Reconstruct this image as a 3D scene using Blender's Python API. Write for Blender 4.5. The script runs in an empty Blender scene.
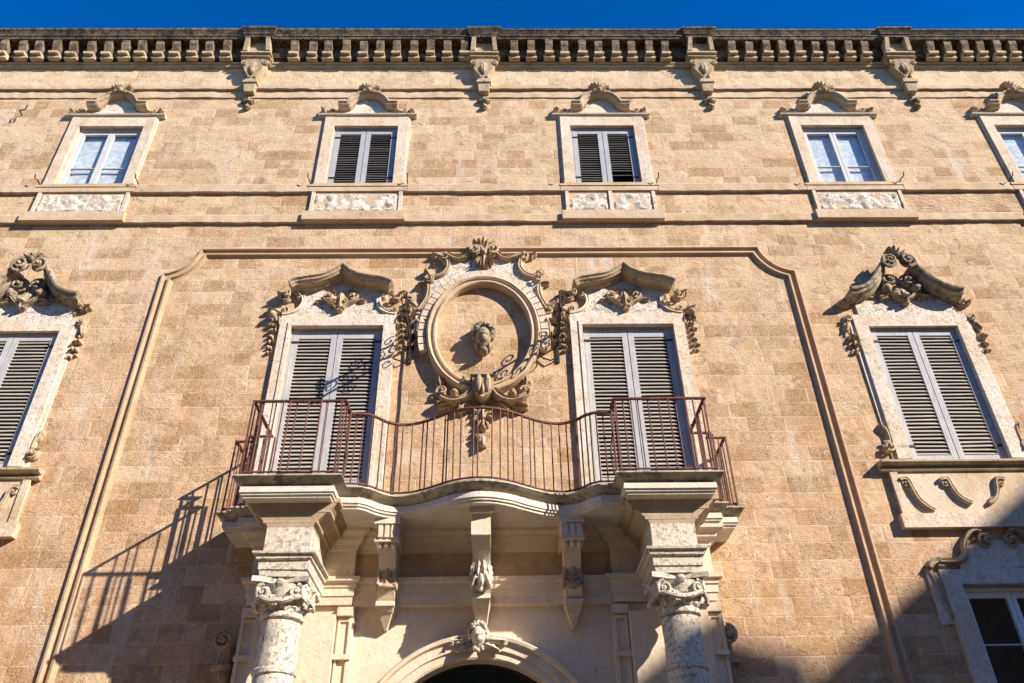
import bpy, math, random
from mathutils import Vector, Matrix, noise
R = math.radians
PI = math.pi
random.seed(7)
S = bpy.context.scene
COL = S.collection

# ------------------------------------------------------------------ camera, sky, sun, exposure
cam_d = bpy.data.cameras.new("camera")
cam = bpy.data.objects.new("camera", cam_d)
COL.objects.link(cam)
cam_d.sensor_fit = 'HORIZONTAL'
cam_d.sensor_width = 36.0
cam_d.lens = 36.0 * 800.0 / 1024.0
cam_d.clip_start = 0.1
cam_d.clip_end = 3000
th, yaw, rol = R(35.248), R(-1.204), R(-1.047)
f0 = Vector((0, math.cos(th), math.sin(th))); u0 = Vector((0, -math.sin(th), math.cos(th))); r0 = Vector((1, 0, 0))
r1 = r0 * math.cos(rol) + u0 * math.sin(rol); u1 = u0 * math.cos(rol) - r0 * math.sin(rol)
Zr = Matrix.Rotation(yaw, 3, 'Z')
r1, u1, f1 = Zr @ r1, Zr @ u1, Zr @ f0
m = Matrix(((r1.x, u1.x, -f1.x, 0.27), (r1.y, u1.y, -f1.y, -10.0), (r1.z, u1.z, -f1.z, 1.6), (0, 0, 0, 1)))
cam.matrix_world = m
S.camera = cam

SUN = Vector((1.44, -1.0, 1.0)).normalized()          # towards the sun
world = bpy.data.worlds.new("World"); S.world = world; world.use_nodes = True
wn = world.node_tree; wn.nodes.clear()
sky = wn.nodes.new('ShaderNodeTexSky'); sky.sky_type = 'NISHITA'; sky.sun_disc = False
sky.sun_elevation = math.asin(SUN.z); sky.sun_rotation = math.atan2(SUN.x, SUN.y)
sky.air_density = 1.0; sky.dust_density = 0.1; sky.ozone_density = 3.0; sky.altitude = 300
hs = wn.nodes.new('ShaderNodeHueSaturation'); hs.inputs['Hue'].default_value = 0.513; hs.inputs['Saturation'].default_value = 1.42; hs.inputs['Value'].default_value = 1.4
bg = wn.nodes.new('ShaderNodeBackground'); bg.inputs['Strength'].default_value = 0.08
wo = wn.nodes.new('ShaderNodeOutputWorld')
wn.links.new(sky.outputs[0], hs.inputs['Color']); wn.links.new(hs.outputs[0], bg.inputs[0]); wn.links.new(bg.outputs[0], wo.inputs[0])

sl = bpy.data.lights.new("sun", 'SUN'); sl.energy = 5.0; sl.angle = R(0.53); sl.color = (1.0, 0.915, 0.81)
so = bpy.data.objects.new("sun", sl); COL.objects.link(so)
so.rotation_euler = (-SUN).to_track_quat('-Z', 'Y').to_euler(); so.location = (30, -20, 30)
S.view_settings.view_transform = 'Standard'; S.view_settings.look = 'None'
S.view_settings.exposure = 0.93; S.view_settings.gamma = 1.0; S.view_settings.use_curve_mapping = False

# ------------------------------------------------------------------ material helpers
class NT:
    def __init__(s, name):
        s.mat = bpy.data.materials.new(name); s.mat.use_nodes = True
        s.t = s.mat.node_tree; s.t.nodes.clear()
        s.out = s.t.nodes.new('ShaderNodeOutputMaterial')
        s.geo = s.t.nodes.new('ShaderNodeNewGeometry')
        s.pos = s.geo.outputs['Position']
    def n(s, typ, **kw):
        x = s.t.nodes.new(typ)
        for k, v in kw.items(): setattr(x, k, v)
        return x
    def set(s, sock, v):
        if hasattr(v, 'is_output') or isinstance(v, bpy.types.NodeSocket): s.t.links.new(v, sock)
        else: sock.default_value = v
    def m(s, op, a, b=0.0, c=0.0):
        x = s.n('ShaderNodeMath', operation=op)
        for i, v in enumerate((a, b, c)): s.set(x.inputs[i], v)
        return x.outputs[0]
    def mix(s, f, a, b):
        x = s.n('ShaderNodeMix', data_type='RGBA')
        s.set(x.inputs[0], f)
        s.set(x.inputs[6], a if not isinstance(a, tuple) else a + (1,)); s.set(x.inputs[7], b if not isinstance(b, tuple) else b + (1,))
        return x.outputs[2]
    def mul(s, f, a, b):
        x = s.n('ShaderNodeMix', data_type='RGBA', blend_type='MULTIPLY')
        s.set(x.inputs[0], f); s.set(x.inputs[6], a); s.set(x.inputs[7], b)
        return x.outputs[2]
    def noise(s, scale, detail=4, rough=.6, dist=0., vec=None, stretch=None):
        x = s.n('ShaderNodeTexNoise'); x.inputs['Scale'].default_value = scale; x.inputs['Detail'].default_value = detail
        x.inputs['Roughness'].default_value = rough; x.inputs['Distortion'].default_value = dist
        v = vec or s.pos
        if stretch:
            mp = s.n('ShaderNodeVectorMath', operation='MULTIPLY'); s.set(mp.inputs[0], v); mp.inputs[1].default_value = stretch; v = mp.outputs[0]
        s.set(x.inputs['Vector'], v)
        return x.outputs['Fac']
    def vor(s, scale, feature='F1'):
        x = s.n('ShaderNodeTexVoronoi', feature=feature); x.inputs['Scale'].default_value = scale
        s.set(x.inputs['Vector'], s.pos)
        return x.outputs['Distance']
    def ramp(s, f, a, b, lo=0., hi=1.):
        x = s.n('ShaderNodeMapRange', interpolation_type='SMOOTHSTEP')
        s.set(x.inputs[0], f); x.inputs[1].default_value = a; x.inputs[2].default_value = b; x.inputs[3].default_value = lo; x.inputs[4].default_value = hi
        return x.outputs[0]
    def white(s, a, b):
        c = s.n('ShaderNodeCombineXYZ'); s.set(c.inputs[0], a); s.set(c.inputs[1], b)
        w = s.n('ShaderNodeTexWhiteNoise', noise_dimensions='2D'); s.t.links.new(c.outputs[0], w.inputs['Vector'])
        return w.outputs['Value'], w.outputs['Color']
    def bump(s, h, strength, dist, normal=None):
        b = s.n('ShaderNodeBump'); b.inputs['Strength'].default_value = strength; b.inputs['Distance'].default_value = dist
        s.set(b.inputs['Height'], h)
        if normal: s.set(b.inputs['Normal'], normal)
        return b.outputs[0]
    def done(s, col, rough=.9, normal=None, spec=.25, metal=0.):
        p = s.n('ShaderNodeBsdfPrincipled')
        s.set(p.inputs['Base Color'], col if not isinstance(col, tuple) else col + (1,)); s.set(p.inputs['Roughness'], rough)
        p.inputs['Specular IOR Level'].default_value = spec; p.inputs['Metallic'].default_value = metal
        if normal: s.set(p.inputs['Normal'], normal)
        s.t.links.new(p.outputs[0], s.out.inputs[0])
        s.bsdf = p
        return s.mat

def wall_stone():
    k = NT("block_wall_stone")
    sep = k.n('ShaderNodeSeparateXYZ'); k.set(sep.inputs[0], k.pos)
    x, y, z = sep.outputs
    H = .236
    wob = k.m('MULTIPLY', k.m('SUBTRACT', k.noise(2.2, 3), .5), .05)
    zz = k.m('DIVIDE', k.m('ADD', z, wob), H)
    row = k.m('FLOOR', zz)
    rr, _ = k.white(row, 3.7)
    w = k.m('ADD', k.m('MULTIPLY', rr, .12), .33)
    u = k.m('ADD', k.m('DIVIDE', k.m('ADD', x, k.m('MULTIPLY', wob, .6)), w), k.m('MULTIPLY', rr, 37.0))
    u = k.m('ADD', u, k.m('MULTIPLY', k.m('SINE', k.m('ADD', k.m('MULTIPLY', u, 2.3), k.m('MULTIPLY', row, 4.1))), .26))
    col = k.m('FLOOR', u)
    fu = k.m('MULTIPLY', k.m('FRACT', u), w); fz = k.m('MULTIPLY', k.m('FRACT', zz), H)
    e1 = k.m('MINIMUM', fu, k.m('SUBTRACT', w, fu)); e2 = k.m('MINIMUM', fz, k.m('SUBTRACT', H, fz))
    edge = k.m('MINIMUM', e1, e2)
    edge = k.m('ADD', edge, k.m('MULTIPLY', k.m('SUBTRACT', k.noise(18, 3), .5), .012))
    joint = k.ramp(edge, .001, .012, 1., 0.)
    idv, idc = k.white(col, row)
    sc = k.n('ShaderNodeSeparateColor'); k.set(sc.inputs[0], idc)
    a, b, c = sc.outputs
    big = k.noise(.35, 3); mid = k.noise(1.6, 5, .65); fine = k.noise(16, 6, .7); tiny = k.noise(55, 4, .7)
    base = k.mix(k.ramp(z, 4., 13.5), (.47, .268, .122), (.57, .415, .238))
    pale = (.66, .475, .30); brown = (.35, .19, .075); pink = (.545, .315, .18)
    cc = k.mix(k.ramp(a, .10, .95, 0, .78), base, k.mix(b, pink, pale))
    cc = k.mix(k.ramp(c, .66, .90, 0., .8), cc, brown)
    cc = k.mix(k.ramp(mid, .35, .7, 0., .45), cc, pale)
    cc = k.mix(k.ramp(mid, .30, .52, .5, 0.), cc, brown)
    grime = k.noise(3.2, 7, .72, .5, stretch=(1., 1., 1.4))
    cc = k.mix(k.ramp(grime, .52, .66, 0., .6), cc, (.30, .19, .10))
    cc = k.mix(k.m('MULTIPLY', k.ramp(k.noise(4.1, 6, .7, .4), .56, .66), .5), cc, (.70, .57, .41))
    cc = k.mix(k.ramp(fine, .40, .75, 0., .38), cc, (.64, .52, .37))
    cc = k.mix(k.ramp(fine, .30, .47, .45, 0.), cc, (.28, .155, .065))
    spk = k.noise(38, 3, .7, .3)
    rough_b = k.m('ADD', k.ramp(c, .25, .85, .15, .55), k.ramp(mid, .45, .65, 0, .35))
    cc = k.mix(k.m('MULTIPLY', k.ramp(spk, .34, .46, 1., 0.), rough_b), cc, (.15, .085, .042))  # dark specks paint the shade inside small cavities
    cc = k.mix(k.m('MULTIPLY', k.ramp(spk, .56, .70, 0., .55), rough_b), cc, (.70, .55, .37))
    # pale lime joints
    cc = k.mix(k.m('MULTIPLY', joint, k.ramp(k.noise(3.1, 3), .35, .60, .0, .72)), cc, (.66, .50, .345))
    # whitish washed stains and grey lichen patches
    strk = k.noise(1.0, 5, .6, .3, stretch=(2.2, 1., .5))
    cc = k.mix(k.ramp(strk, .60, .78, 0., .6), cc, (.66, .57, .45))
    cc = k.mix(k.m('MULTIPLY', k.ramp(z, 14.3, 14.9, 0., .55), k.ramp(k.noise(6, 5, .7), .3, .6)), cc, (.66, .54, .35))
    run = k.m('MULTIPLY', k.ramp(k.noise(1.0, 6, .65, .2, stretch=(3.2, 1., .35)), .53, .70), k.ramp(k.noise(.55, 2), .42, .62))
    cc = k.mix(k.m('MULTIPLY', run, .72), cc, (.63, .55, .45))
    gry = k.m('MULTIPLY', k.ramp(k.noise(2.1, 7, .78, .6), .57, .68), k.ramp(k.noise(34, 3, .7), .42, .6))
    cc = k.mix(k.m('MULTIPLY', gry, .9), cc, (.22, .19, .155))
    lich = k.m('MULTIPLY', k.ramp(k.noise(5.5, 6, .75), .60, .72), k.ramp(big, .48, .62))
    cc = k.mix(k.m('MULTIPLY', lich, .55), cc, (.27, .24, .19))
    # pitting
    ero = k.ramp(k.noise(.8, 4, .6), .42, .68)
    pit = k.ramp(k.noise(26, 5, .75, .4, stretch=(.7, 1, 1.5)), .28, .47)            # 0 in pits
    blockh = k.m('MULTIPLY', b, .6)
    grain = k.m('ADD', k.m('MULTIPLY', fine, .8), k.m('MULTIPLY', tiny, .35))
    h = k.m('ADD', k.m('ADD', grain, blockh), k.m('MULTIPLY', pit, k.m('ADD', k.m('MULTIPLY', ero, 1.3), .45)))
    h = k.m('SUBTRACT', h, k.m('MULTIPLY', joint, .4)); h = k.m('SUBTRACT', h, k.m('MULTIPLY', k.ramp(grime, .54, .66), k.m('MULTIPLY', k.noise(20, 5, .75), 1.2)))
    big_e = k.m('MULTIPLY', k.noise(7, 4, .7, .5, stretch=(.6, 1, 1.6)), k.m('MULTIPLY', ero, 1.0))
    h = k.m('ADD', h, big_e)
    h = k.m('ADD', h, k.m('MULTIPLY', k.ramp(spk, .33, .50), k.m('MULTIPLY', rough_b, 1.3)))
    er2 = k.m('MULTIPLY', k.ramp(x, 7.0, 7.9), k.m('MULTIPLY', k.ramp(z, 11.32, 11.40), k.ramp(z, 11.80, 11.88, 1., 0.)))
    h = k.m('ADD', h, k.m('MULTIPLY', k.m('MULTIPLY', k.noise(9, 5, .7, .6, stretch=(.5, 1, 1.8)), er2), 9.0))
    nrm = k.bump(h, .52, .018)
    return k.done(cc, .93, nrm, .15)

def stone(name, c1, c2, c3, stain=.3, stain_c=(.12, .10, .08), pit=.5, warm=(.55, .36, .18), warmth=.25, bump=.6, dist=.015, stlo=.58, sthi=.7):
    k = NT(name)
    big = k.noise(.9, 4); mid = k.noise(4.5, 6, .65); fine = k.noise(28, 5, .7); strk = k.noise(2.6, 5, .65, stretch=(2.4, 2.4, .55))
    cc = k.mix(k.ramp(mid, .35, .65), c1, c2)
    cc = k.mix(k.ramp(big, .4, .65, 0, .6), cc, c3)
    cc = k.mix(k.ramp(fine, .3, .5, .3, 0), cc, tuple(v * .55 for v in c2))
    cc = k.mix(k.ramp(strk, .52, .72, 0, warmth), cc, warm)
    st = k.m('MULTIPLY', k.ramp(k.noise(7.5, 7, .75, .3), stlo, sthi), stain)
    cc = k.mix(st, cc, stain_c)
    sp = k.ramp(k.noise(45, 3, .7), .64, .72)
    cc = k.mix(k.m('MULTIPLY', sp, stain * .8), cc, stain_c)
    h = k.m('ADD', k.m('ADD', k.m('MULTIPLY', mid, .8), k.m('MULTIPLY', fine, .5)), k.m('MULTIPLY', k.ramp(k.noise(22, 5, .75), .3, .48), pit))
    return k.done(cc, .9, k.bump(h, bump, dist), .2)

M = {}
M['wall'] = wall_stone()
M['trim'] = stone('warm_trim_stone', (.55, .405, .255), (.46, .325, .19), (.61, .48, .33), .45, (.15, .12, .085), pit=.6, warmth=.2, stlo=.54)
M['cream'] = stone('cream_limestone', (.76, .65, .50), (.68, .56, .41), (.70, .55, .38), .36, pit=.4, warmth=.35)
M['frame'] = stone('pale_frame_stone', (.70, .63, .53), (.63, .54, .43), (.61, .47, .31), .5, (.20, .17, .13), pit=.7, warmth=.5, bump=.8, stlo=.55, sthi=.66)
M['white'] = stone('whitened_plaster', (.72, .66, .58), (.62, .55, .46), (.70, .60, .47), .65, (.16, .14, .12), pit=.9, warmth=.18, bump=.9, dist=.025, stlo=.52, sthi=.64)
M['dark'] = stone('grey_weathered_stone', (.41, .33, .23), (.28, .22, .15), (.50, .40, .27), .7, (.055, .048, .04), pit=.7, bump=.9, dist=.02, stlo=.47, sthi=.62)
M['carved'] = stone('carved_brown_stone', (.46, .35, .22), (.38, .27, .16), (.54, .42, .28), .55, (.10, .075, .05), pit=.6, bump=.8, dist=.015, stlo=.52, sthi=.66)
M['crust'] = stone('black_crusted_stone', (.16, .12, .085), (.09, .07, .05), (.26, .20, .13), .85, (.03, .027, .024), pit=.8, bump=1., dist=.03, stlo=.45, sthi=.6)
M['corn'] = stone('cornice_stone', (.50, .40, .26), (.40, .30, .18), (.56, .45, .30), .55, (.09, .075, .055), pit=.6, bump=.8, dist=.02, stlo=.53, sthi=.66)
M['shaded_crust'] = stone('shaded_crusted_stone', (.25, .175, .105), (.16, .11, .07), (.34, .25, .16), .75, (.045, .037, .03), pit=.8, bump=1., dist=.02, stlo=.46, sthi=.6)  # crust, with the shade on the modillion necks painted into the colour
M['column'] = stone('eroded_white_column_stone', (.68, .61, .50), (.58, .50, .39), (.66, .57, .45), .30, (.40, .34, .26), pit=1.0, bump=.9, dist=.02, warmth=.2, stlo=.55)
M['slab'] = stone('balcony_slab_stone', (.46, .40, .30), (.34, .29, .21), (.54, .46, .34), .75, (.085, .078, .06), pit=.5, stlo=.47, sthi=.63)  # dark stains, deepened to paint in the shade under the nosing

M['bandstone'] = stone('pale_band_stone', (.72, .66, .56), (.62, .54, .43), (.68, .60, .48), .35, (.2, .17, .13), pit=.3)
M['surround_stone'] = stone('worn_surround_stone', (.66, .54, .40), (.56, .42, .27), (.70, .62, .51), .42, (.20, .16, .12), pit=.6, warmth=.45, bump=.8, stlo=.55)
M['apron_stone'] = stone('stained_apron_stone', (.60, .48, .33), (.50, .36, .21), (.68, .58, .45), .45, (.20, .15, .10), pit=.6, warmth=.6, stlo=.54)
M['mould'] = stone('panel_moulding_stone', (.50, .345, .205), (.43, .285, .16), (.55, .40, .26), .4, pit=.5, warmth=.3, stlo=.55)
M['bedstone'] = stone('brown_bed_stone', (.46, .35, .23), (.38, .28, .17), (.52, .41, .28), .4, (.14, .11, .08), pit=.3)  # brown staining plus the shade below the slab, painted into the tone
def wood(name, c1, c2, c3):
    k = NT(name)
    g = k.noise(9, 5, .7, .2, stretch=(9., 9., .7)); b = k.noise(3, 4)
    cc = k.mix(k.ramp(g, .35, .68), c1, c2); cc = k.mix(k.ramp(b, .5, .7, 0, .5), cc, c3)
    return k.done(cc, .75, k.bump(g, .4, .004), .3)
M['shutter'] = wood('weathered_grey_paint', (.47, .46, .45), (.33, .33, .33), (.56, .53, .50))
M['slat'] = wood('weathered_grey_slats', (.40, .36, .31), (.28, .25, .22), (.48, .43, .36))
M['shutter_dark'] = wood('dull_grey_paint', (.40, .40, .41), (.30, .30, .31), (.46, .45, .44))
M['slat_dark'] = wood('dull_grey_slats', (.22, .20, .19), (.14, .13, .12), (.27, .25, .23))
M['white_paint'] = wood('worn_white_window_paint', (.56, .55, .53), (.46, .45, .43), (.62, .61, .58))
M['fresh_white'] = wood('fresh_white_paint', (.78, .79, .81), (.70, .71, .73), (.80, .81, .82))
def plain(name, c, rough=.8, metal=0., spec=.3):
    k = NT(name); v = k.noise(12, 4)
    return k.done(k.mix(k.ramp(v, .35, .65), c, tuple(t * .72 for t in c)), rough, None, spec, metal)
M['inside'] = plain('dark_room', (.05, .042, .036), 1., 0, .0)
M['curtain'] = plain('pale_blue_blind', (.78, .82, .84), .9)
M['green'] = plain('dark_green_fanlight', (.012, .03, .022), .4)
def rust():
    k = NT('rusty_red_iron'); v = k.noise(14, 5, .7); w = k.noise(60, 3)
    cc = k.mix(k.ramp(v, .38, .62), (.17, .062, .045), (.085, .04, .032)); cc = k.mix(k.ramp(w, .55, .7, 0, .6), cc, (.27, .13, .09))
    return k.done(cc, .7, k.bump(w, .4, .003), .35, .2)
M['rust'] = rust()
M['iron'] = plain('dark_brown_iron', (.055, .036, .028), .65, .4)
M['cable'] = plain('dark_cable', (.06, .04, .035), .7)
def glass():
    k = NT('window_glass')
    lw = k.n('ShaderNodeFresnel'); lw.inputs[0].default_value = 1.5
    a = k.n('ShaderNodeBsdfTransparent'); a.inputs[0].default_value = (.93, .96, .97, 1); g = k.n('ShaderNodeBsdfGlossy'); g.inputs['Roughness'].default_value = .02
    x = k.n('ShaderNodeMixShader')
    k.set(x.inputs[0], k.m('MINIMUM', k.m('ADD', lw.outputs[0], .04), .28)); k.t.links.new(a.outputs[0], x.inputs[1]); k.t.links.new(g.outputs[0], x.inputs[2]); k.t.links.new(x.outputs[0], k.out.inputs[0])
    return k.mat
M['glass'] = glass()
M['ground'] = stone('pale_paving', (.38, .30, .20), (.31, .24, .16), (.40, .32, .22), .3)
M['roof'] = stone('house_render', (.36, .25, .155), (.30, .21, .13), (.38, .27, .18), .3)

# ------------------------------------------------------------------ geometry helpers
class MB:
    def __init__(s): s.v = []; s.f = []
    def add(s, vs, fs):
        o = len(s.v); s.v += [tuple(p) for p in vs]; s.f += [tuple(i + o for i in q) for q in fs]
    def box(s, x0, x1, y0, y1, z0, z1):
        vs = [(x, y, z) for z in (z0, z1) for y in (y0, y1) for x in (x0, x1)]
        s.add(vs, [(0, 2, 3, 1), (4, 5, 7, 6), (0, 1, 5, 4), (2, 6, 7, 3), (0, 4, 6, 2), (1, 3, 7, 5)])
    def frustum(s, a, b):      # a,b: (x0,x1,y0,y1,z) bottom / top rectangles
        vs = []
        for (x0, x1, y0, y1, z) in (a, b): vs += [(x0, y0, z), (x1, y0, z), (x0, y1, z), (x1, y1, z)]
        s.add(vs, [(0, 2, 3, 1), (4, 5, 7, 6), (0, 1, 5, 4), (2, 6, 7, 3), (0, 4, 6, 2), (1, 3, 7, 5)])
    def prism(s, poly, y0, y1):   # outline in x,z extruded in y (front y0)
        n = len(poly)
        vs = [(x, y0, z) for x, z in poly] + [(x, y1, z) for x, z in poly]
        s.add(vs, [tuple(range(n)), tuple(range(2 * n - 1, n - 1, -1))] + [(i, i + n, (i + 1) % n + n, (i + 1) % n) for i in range(n)])
    def xprism(s, poly, x0, x1):  # outline in y,z extruded in x
        n = len(poly)
        vs = [(x0, y, z) for y, z in poly] + [(x1, y, z) for y, z in poly]
        s.add(vs, [tuple(range(n)), tuple(range(2 * n - 1, n - 1, -1))] + [(i, i + n, (i + 1) % n + n, (i + 1) % n) for i in range(n)])
    def rings(s, rows, closed_u=True, caps=True, closed_v=False):
        n = len(rows[0]); vs = [p for r in rows for p in r]; fs = []
        nr = len(rows)
        for i in range(nr if closed_v else nr - 1):
            i2 = (i + 1) % nr
            for j in range(n if closed_u else n - 1):
                j2 = (j + 1) % n
                fs.append((i * n + j, i2 * n + j, i2 * n + j2, i * n + j2))
        if caps and not closed_v:
            fs.append(tuple(range(n))); fs.append(tuple(range((nr - 1) * n + n - 1, (nr - 1) * n - 1, -1)))
        s.add(vs, fs)
    def sweep(s, path, prof, yb=0., closed=False):   # moulding in the facade plane; prof (n, p): n left of travel, p out of the wall
        n = len(path); rows = []
        for i in range(n):
            a = Vector(path[i]); pv = Vector(path[i - 1]) if (i or closed) else None; nx = Vector(path[(i + 1) % n]) if (i < n - 1 or closed) else None
            t1 = (a - pv).normalized() if pv is not None else (nx - a).normalized(); t2 = (nx - a).normalized() if nx is not None else t1
            n1 = Vector((-t1.y, t1.x)); n2 = Vector((-t2.y, t2.x)); nn = n1 + n2
            nn = nn.normalized() if nn.length > 1e-6 else n1
            k = 1.0 / max(.35, nn.dot(n1))
            rows.append([(a.x + nn.x * q * k, yb - p, a.y + nn.y * q * k) for q, p in prof])
        s.rings(rows, False, not closed, closed)
    def hsweep(s, path, prof, cap=True):   # path in plan (x,y), prof (offset outwards (right of travel), z); open path
        n = len(path); rows = []
        for i in range(n):
            a = Vector(path[i]); pv = Vector(path[i - 1]) if i else None; nx = Vector(path[i + 1]) if i < n - 1 else None
            t1 = (a - pv).normalized() if pv is not None else (nx - a).normalized(); t2 = (nx - a).normalized() if nx is not None else t1
            n1 = Vector((t1.y, -t1.x)); n2 = Vector((t2.y, -t2.x)); nn = (n1 + n2)
            nn = nn.normalized() if nn.length > 1e-6 else n1
            k = 1.0 / max(.35, nn.dot(n1))
            rows.append([(a.x + nn.x * o * k, a.y + nn.y * o * k, z) for o, z in prof])
        s.rings(rows, False, False)
        if cap:
            s.add([r[0] for r in rows], [tuple(range(n))]); s.add([r[-1] for r in rows], [tuple(range(n - 1, -1, -1))])
            s.add(rows[0], [tuple(range(len(prof)))]); s.add(rows[-1], [tuple(range(len(prof)))])
    def tube(s, pts, r, seg=6, flat=1.0):
        pts = [Vector(p) for p in pts]; n = len(pts); rows = []
        for i, p in enumerate(pts):
            t = (pts[min(i + 1, n - 1)] - pts[max(i - 1, 0)]).normalized()
            ref = Vector((0, 1, 0)) if abs(t.y) < .9 else Vector((1, 0, 0))
            a = t.cross(ref).normalized(); b = a.cross(t).normalized()
            rr = r[i] if isinstance(r, (list, tuple)) else r
            rows.append([p + a * rr * math.cos(2 * PI * j / seg) + b * rr * flat * math.sin(2 * PI * j / seg) for j in range(seg)])
        s.rings(rows)
    def bar(s, p, q, w, d=None):   # square bar between two points
        p = Vector(p); q = Vector(q); t = (q - p).normalized(); ref = Vector((0, 0, 1)) if abs(t.z) < .9 else Vector((0, 1, 0))
        a = t.cross(ref).normalized() * w / 2; b = a.cross(t).normalized() * (d or w) / 2
        s.rings([[c + a + b, c - a + b, c - a - b, c + a - b] for c in (p, q)])
    def lathe(s, cx, cy, prof, seg=24, jit=0., sq=1.0):
        rows = []
        for r, z in prof:
            row = []
            for j in range(seg):
                a = 2 * PI * j / seg; rr = r
                if jit: rr = r * (1 + jit * (noise.fractal(Vector((math.cos(a) * r * 6 + cx * 3, math.sin(a) * r * 6, z * 5)), 1., 2., 4)))
                row.append((cx + rr * math.cos(a), cy + rr * sq * math.sin(a), z))
            rows.append(row)
        s.rings(rows)
    def ell(s, c, r, seg=14, rin=9, jit=0., seed=0, fn=None):
        rows = []
        for i in range(rin + 1):
            t = PI * i / rin; row = []
            for j in range(seg):
                a = 2 * PI * j / seg
                d = Vector((math.sin(t) * math.cos(a), math.sin(t) * math.sin(a), math.cos(t)))
                if i in (0, rin): d = Vector((0.02 * math.cos(a), 0.02 * math.sin(a), math.cos(t)))
                k = 1.0
                if fn: k = fn(d)
                if jit: k *= 1 + jit * noise.noise(d * 2.7 + Vector((seed, seed * .7, 0)))
                row.append((c[0] + d.x * r[0] * k, c[1] + d.y * r[1] * k, c[2] + d.z * r[2] * k))
            rows.append(row)
        s.rings(rows)
    # ---- carved ornament, all standing out of the plane y = yb
    def leaf(s, x, z, ang, L, W, H, yb=0., lobes=4, tip=.5, bend=0.):
        rows = []; NU, NV = 14, 8; H = H * .72
        for i in range(NU + 1):
            u = i / NU
            a = R(ang) + bend * u
            w = W * max(.10, math.sin(PI * min(1, u * .94 + .04) ** .8)) ** .62 * (1 + .20 * math.cos(2 * PI * lobes * u + PI))
            cx = x + L * u * math.cos(R(ang) + bend * u * .5); cz = z + L * u * math.sin(R(ang) + bend * u * .5)
            end = 1 - max(0, (u - .86) / .14) ** 2 * .75
            row = []
            for j in range(NV + 1):
                v = 2 * j / NV - 1
                o = H * (.28 + .5 * math.sin(PI * u * .82) + tip * .55 * u * u) * end * (1 - .75 * v * v) * (1 + .22 * math.cos(v * 3 * PI)) * (1 + .10 * math.cos(2 * PI * lobes * u + PI) * abs(v))
                if abs(v) == 1 or i == NU: o = -.012
                row.append((cx - v * w * math.sin(a), yb - o, cz + v * w * math.cos(a)))
            rows.append(row)
        s.rings(rows, False)
    def shell(s, x, z, Rr, H, a0, a1, n, yb=0., w=.9):
        for i in range(n):
            a = a0 + (a1 - a0) * (i / max(1, n - 1))
            k = .82 + .18 * math.sin(PI * i / max(1, n - 1))
            s.leaf(x, z, a, Rr * k, Rr * w * PI * abs(a1 - a0) / 360 / n * .95, H, yb, lobes=0, tip=.7)
        s.ell((x, yb - H * .5, z), (Rr * .2, H * .6, Rr * .2), 10, 6)
    def volute(s, x, z, Rr, turns, a0, dr, H, yb=0., thick=.2, tail=None):
        pts = []; rad = []; N = int(16 * turns) + 2
        if tail:
            for p in tail: pts.append((p[0], yb - H * .30, p[1])); rad.append(Rr * thick)
        for i in range(N + 1):
            t = i / N; rr = Rr * (1 - thick) * (1 - t) ** .85 + Rr * .06
            a = R(a0) + dr * 2 * PI * turns * t
            pts.append((x + rr * math.cos(a), yb - H * (.30 + .40 * t), z + rr * math.sin(a))); rad.append(Rr * thick * (1 - .40 * t))
        s.tube(pts, rad, 7)
        s.ell((x, yb - H * .08, z), (Rr * .84, H * .26, Rr * .84), 14, 8)
        s.ell((x, yb - H * .62, z), (Rr * .22, H * .28, Rr * .22), 8, 6)
    def scroll(s, pts, w, H, yb=0.):     # ribbon of half round section along x,z points
        prof = [(-w, -.01), (-w, H * .5), (-w * .55, H), (0, H * .86), (w * .55, H), (w, H * .5), (w, -.01)]
        s.sweep(pts, prof, yb)
    def blob(s, x, z, rx, rz, H, yb=0., seed=0, jit=.35):
        s.ell((x, yb - H * .3, z), (rx, H * .8, rz), 12, 8, jit, seed)
    def drop(s, x, z0, z1, w, H, yb=0., n=5, seed=1):   # hanging festoon of leaves and buds
        rnd = random.Random(seed)
        for i in range(n):
            t = (i + .5) / n; z = z0 + (z1 - z0) * t; k = (.75 + .5 * math.sin(PI * min(1, t + .3))) * .85
            L = abs(z1 - z0) / n * 1.1; q = 1 if i % 2 else -1
            s.leaf(x + q * w * .05, z + L * .4, -90 - (52 + rnd.uniform(-18, 18)) * q, L * rnd.uniform(.75, 1.25), w * .30 * k * rnd.uniform(.8, 1.25), H * k * rnd.uniform(.7, 1.2), yb, 2, .6)
            s.leaf(x, z + L * .4, -90 + (40 + rnd.uniform(-20, 20)) * q, L * rnd.uniform(.6, 1.05), w * .26 * k, H * k * .9, yb, 2, .6)
            s.blob(x + rnd.uniform(-.15, .15) * w, z, w * .17 * k, L * .26, H * .9 * k, yb, seed + i)
    def build(s, name, mat, parent=None, smooth=35, jitter=0.):
        me = bpy.data.meshes.new(name)
        vs = s.v
        if jitter:
            out = []
            for p in vs:
                q = Vector(p); d = noise.noise_vector(q * 9.) * jitter + noise.noise_vector(q * 31.) * jitter * .5
                out.append(tuple(q + d))
            vs = out
        me.from_pydata(vs, [], s.f); me.validate(); me.update()
        import bmesh
        b = bmesh.new(); b.from_mesh(me); bmesh.ops.recalc_face_normals(b, faces=b.faces); b.to_mesh(me); b.free()
        if smooth:
            me.polygons.foreach_set('use_smooth', [True] * len(me.polygons)); me.set_sharp_from_angle(angle=R(smooth))
        me.materials.append(M[mat])
        o = bpy.data.objects.new(name, me); COL.objects.link(o)
        if parent: o.parent = parent
        return o

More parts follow.
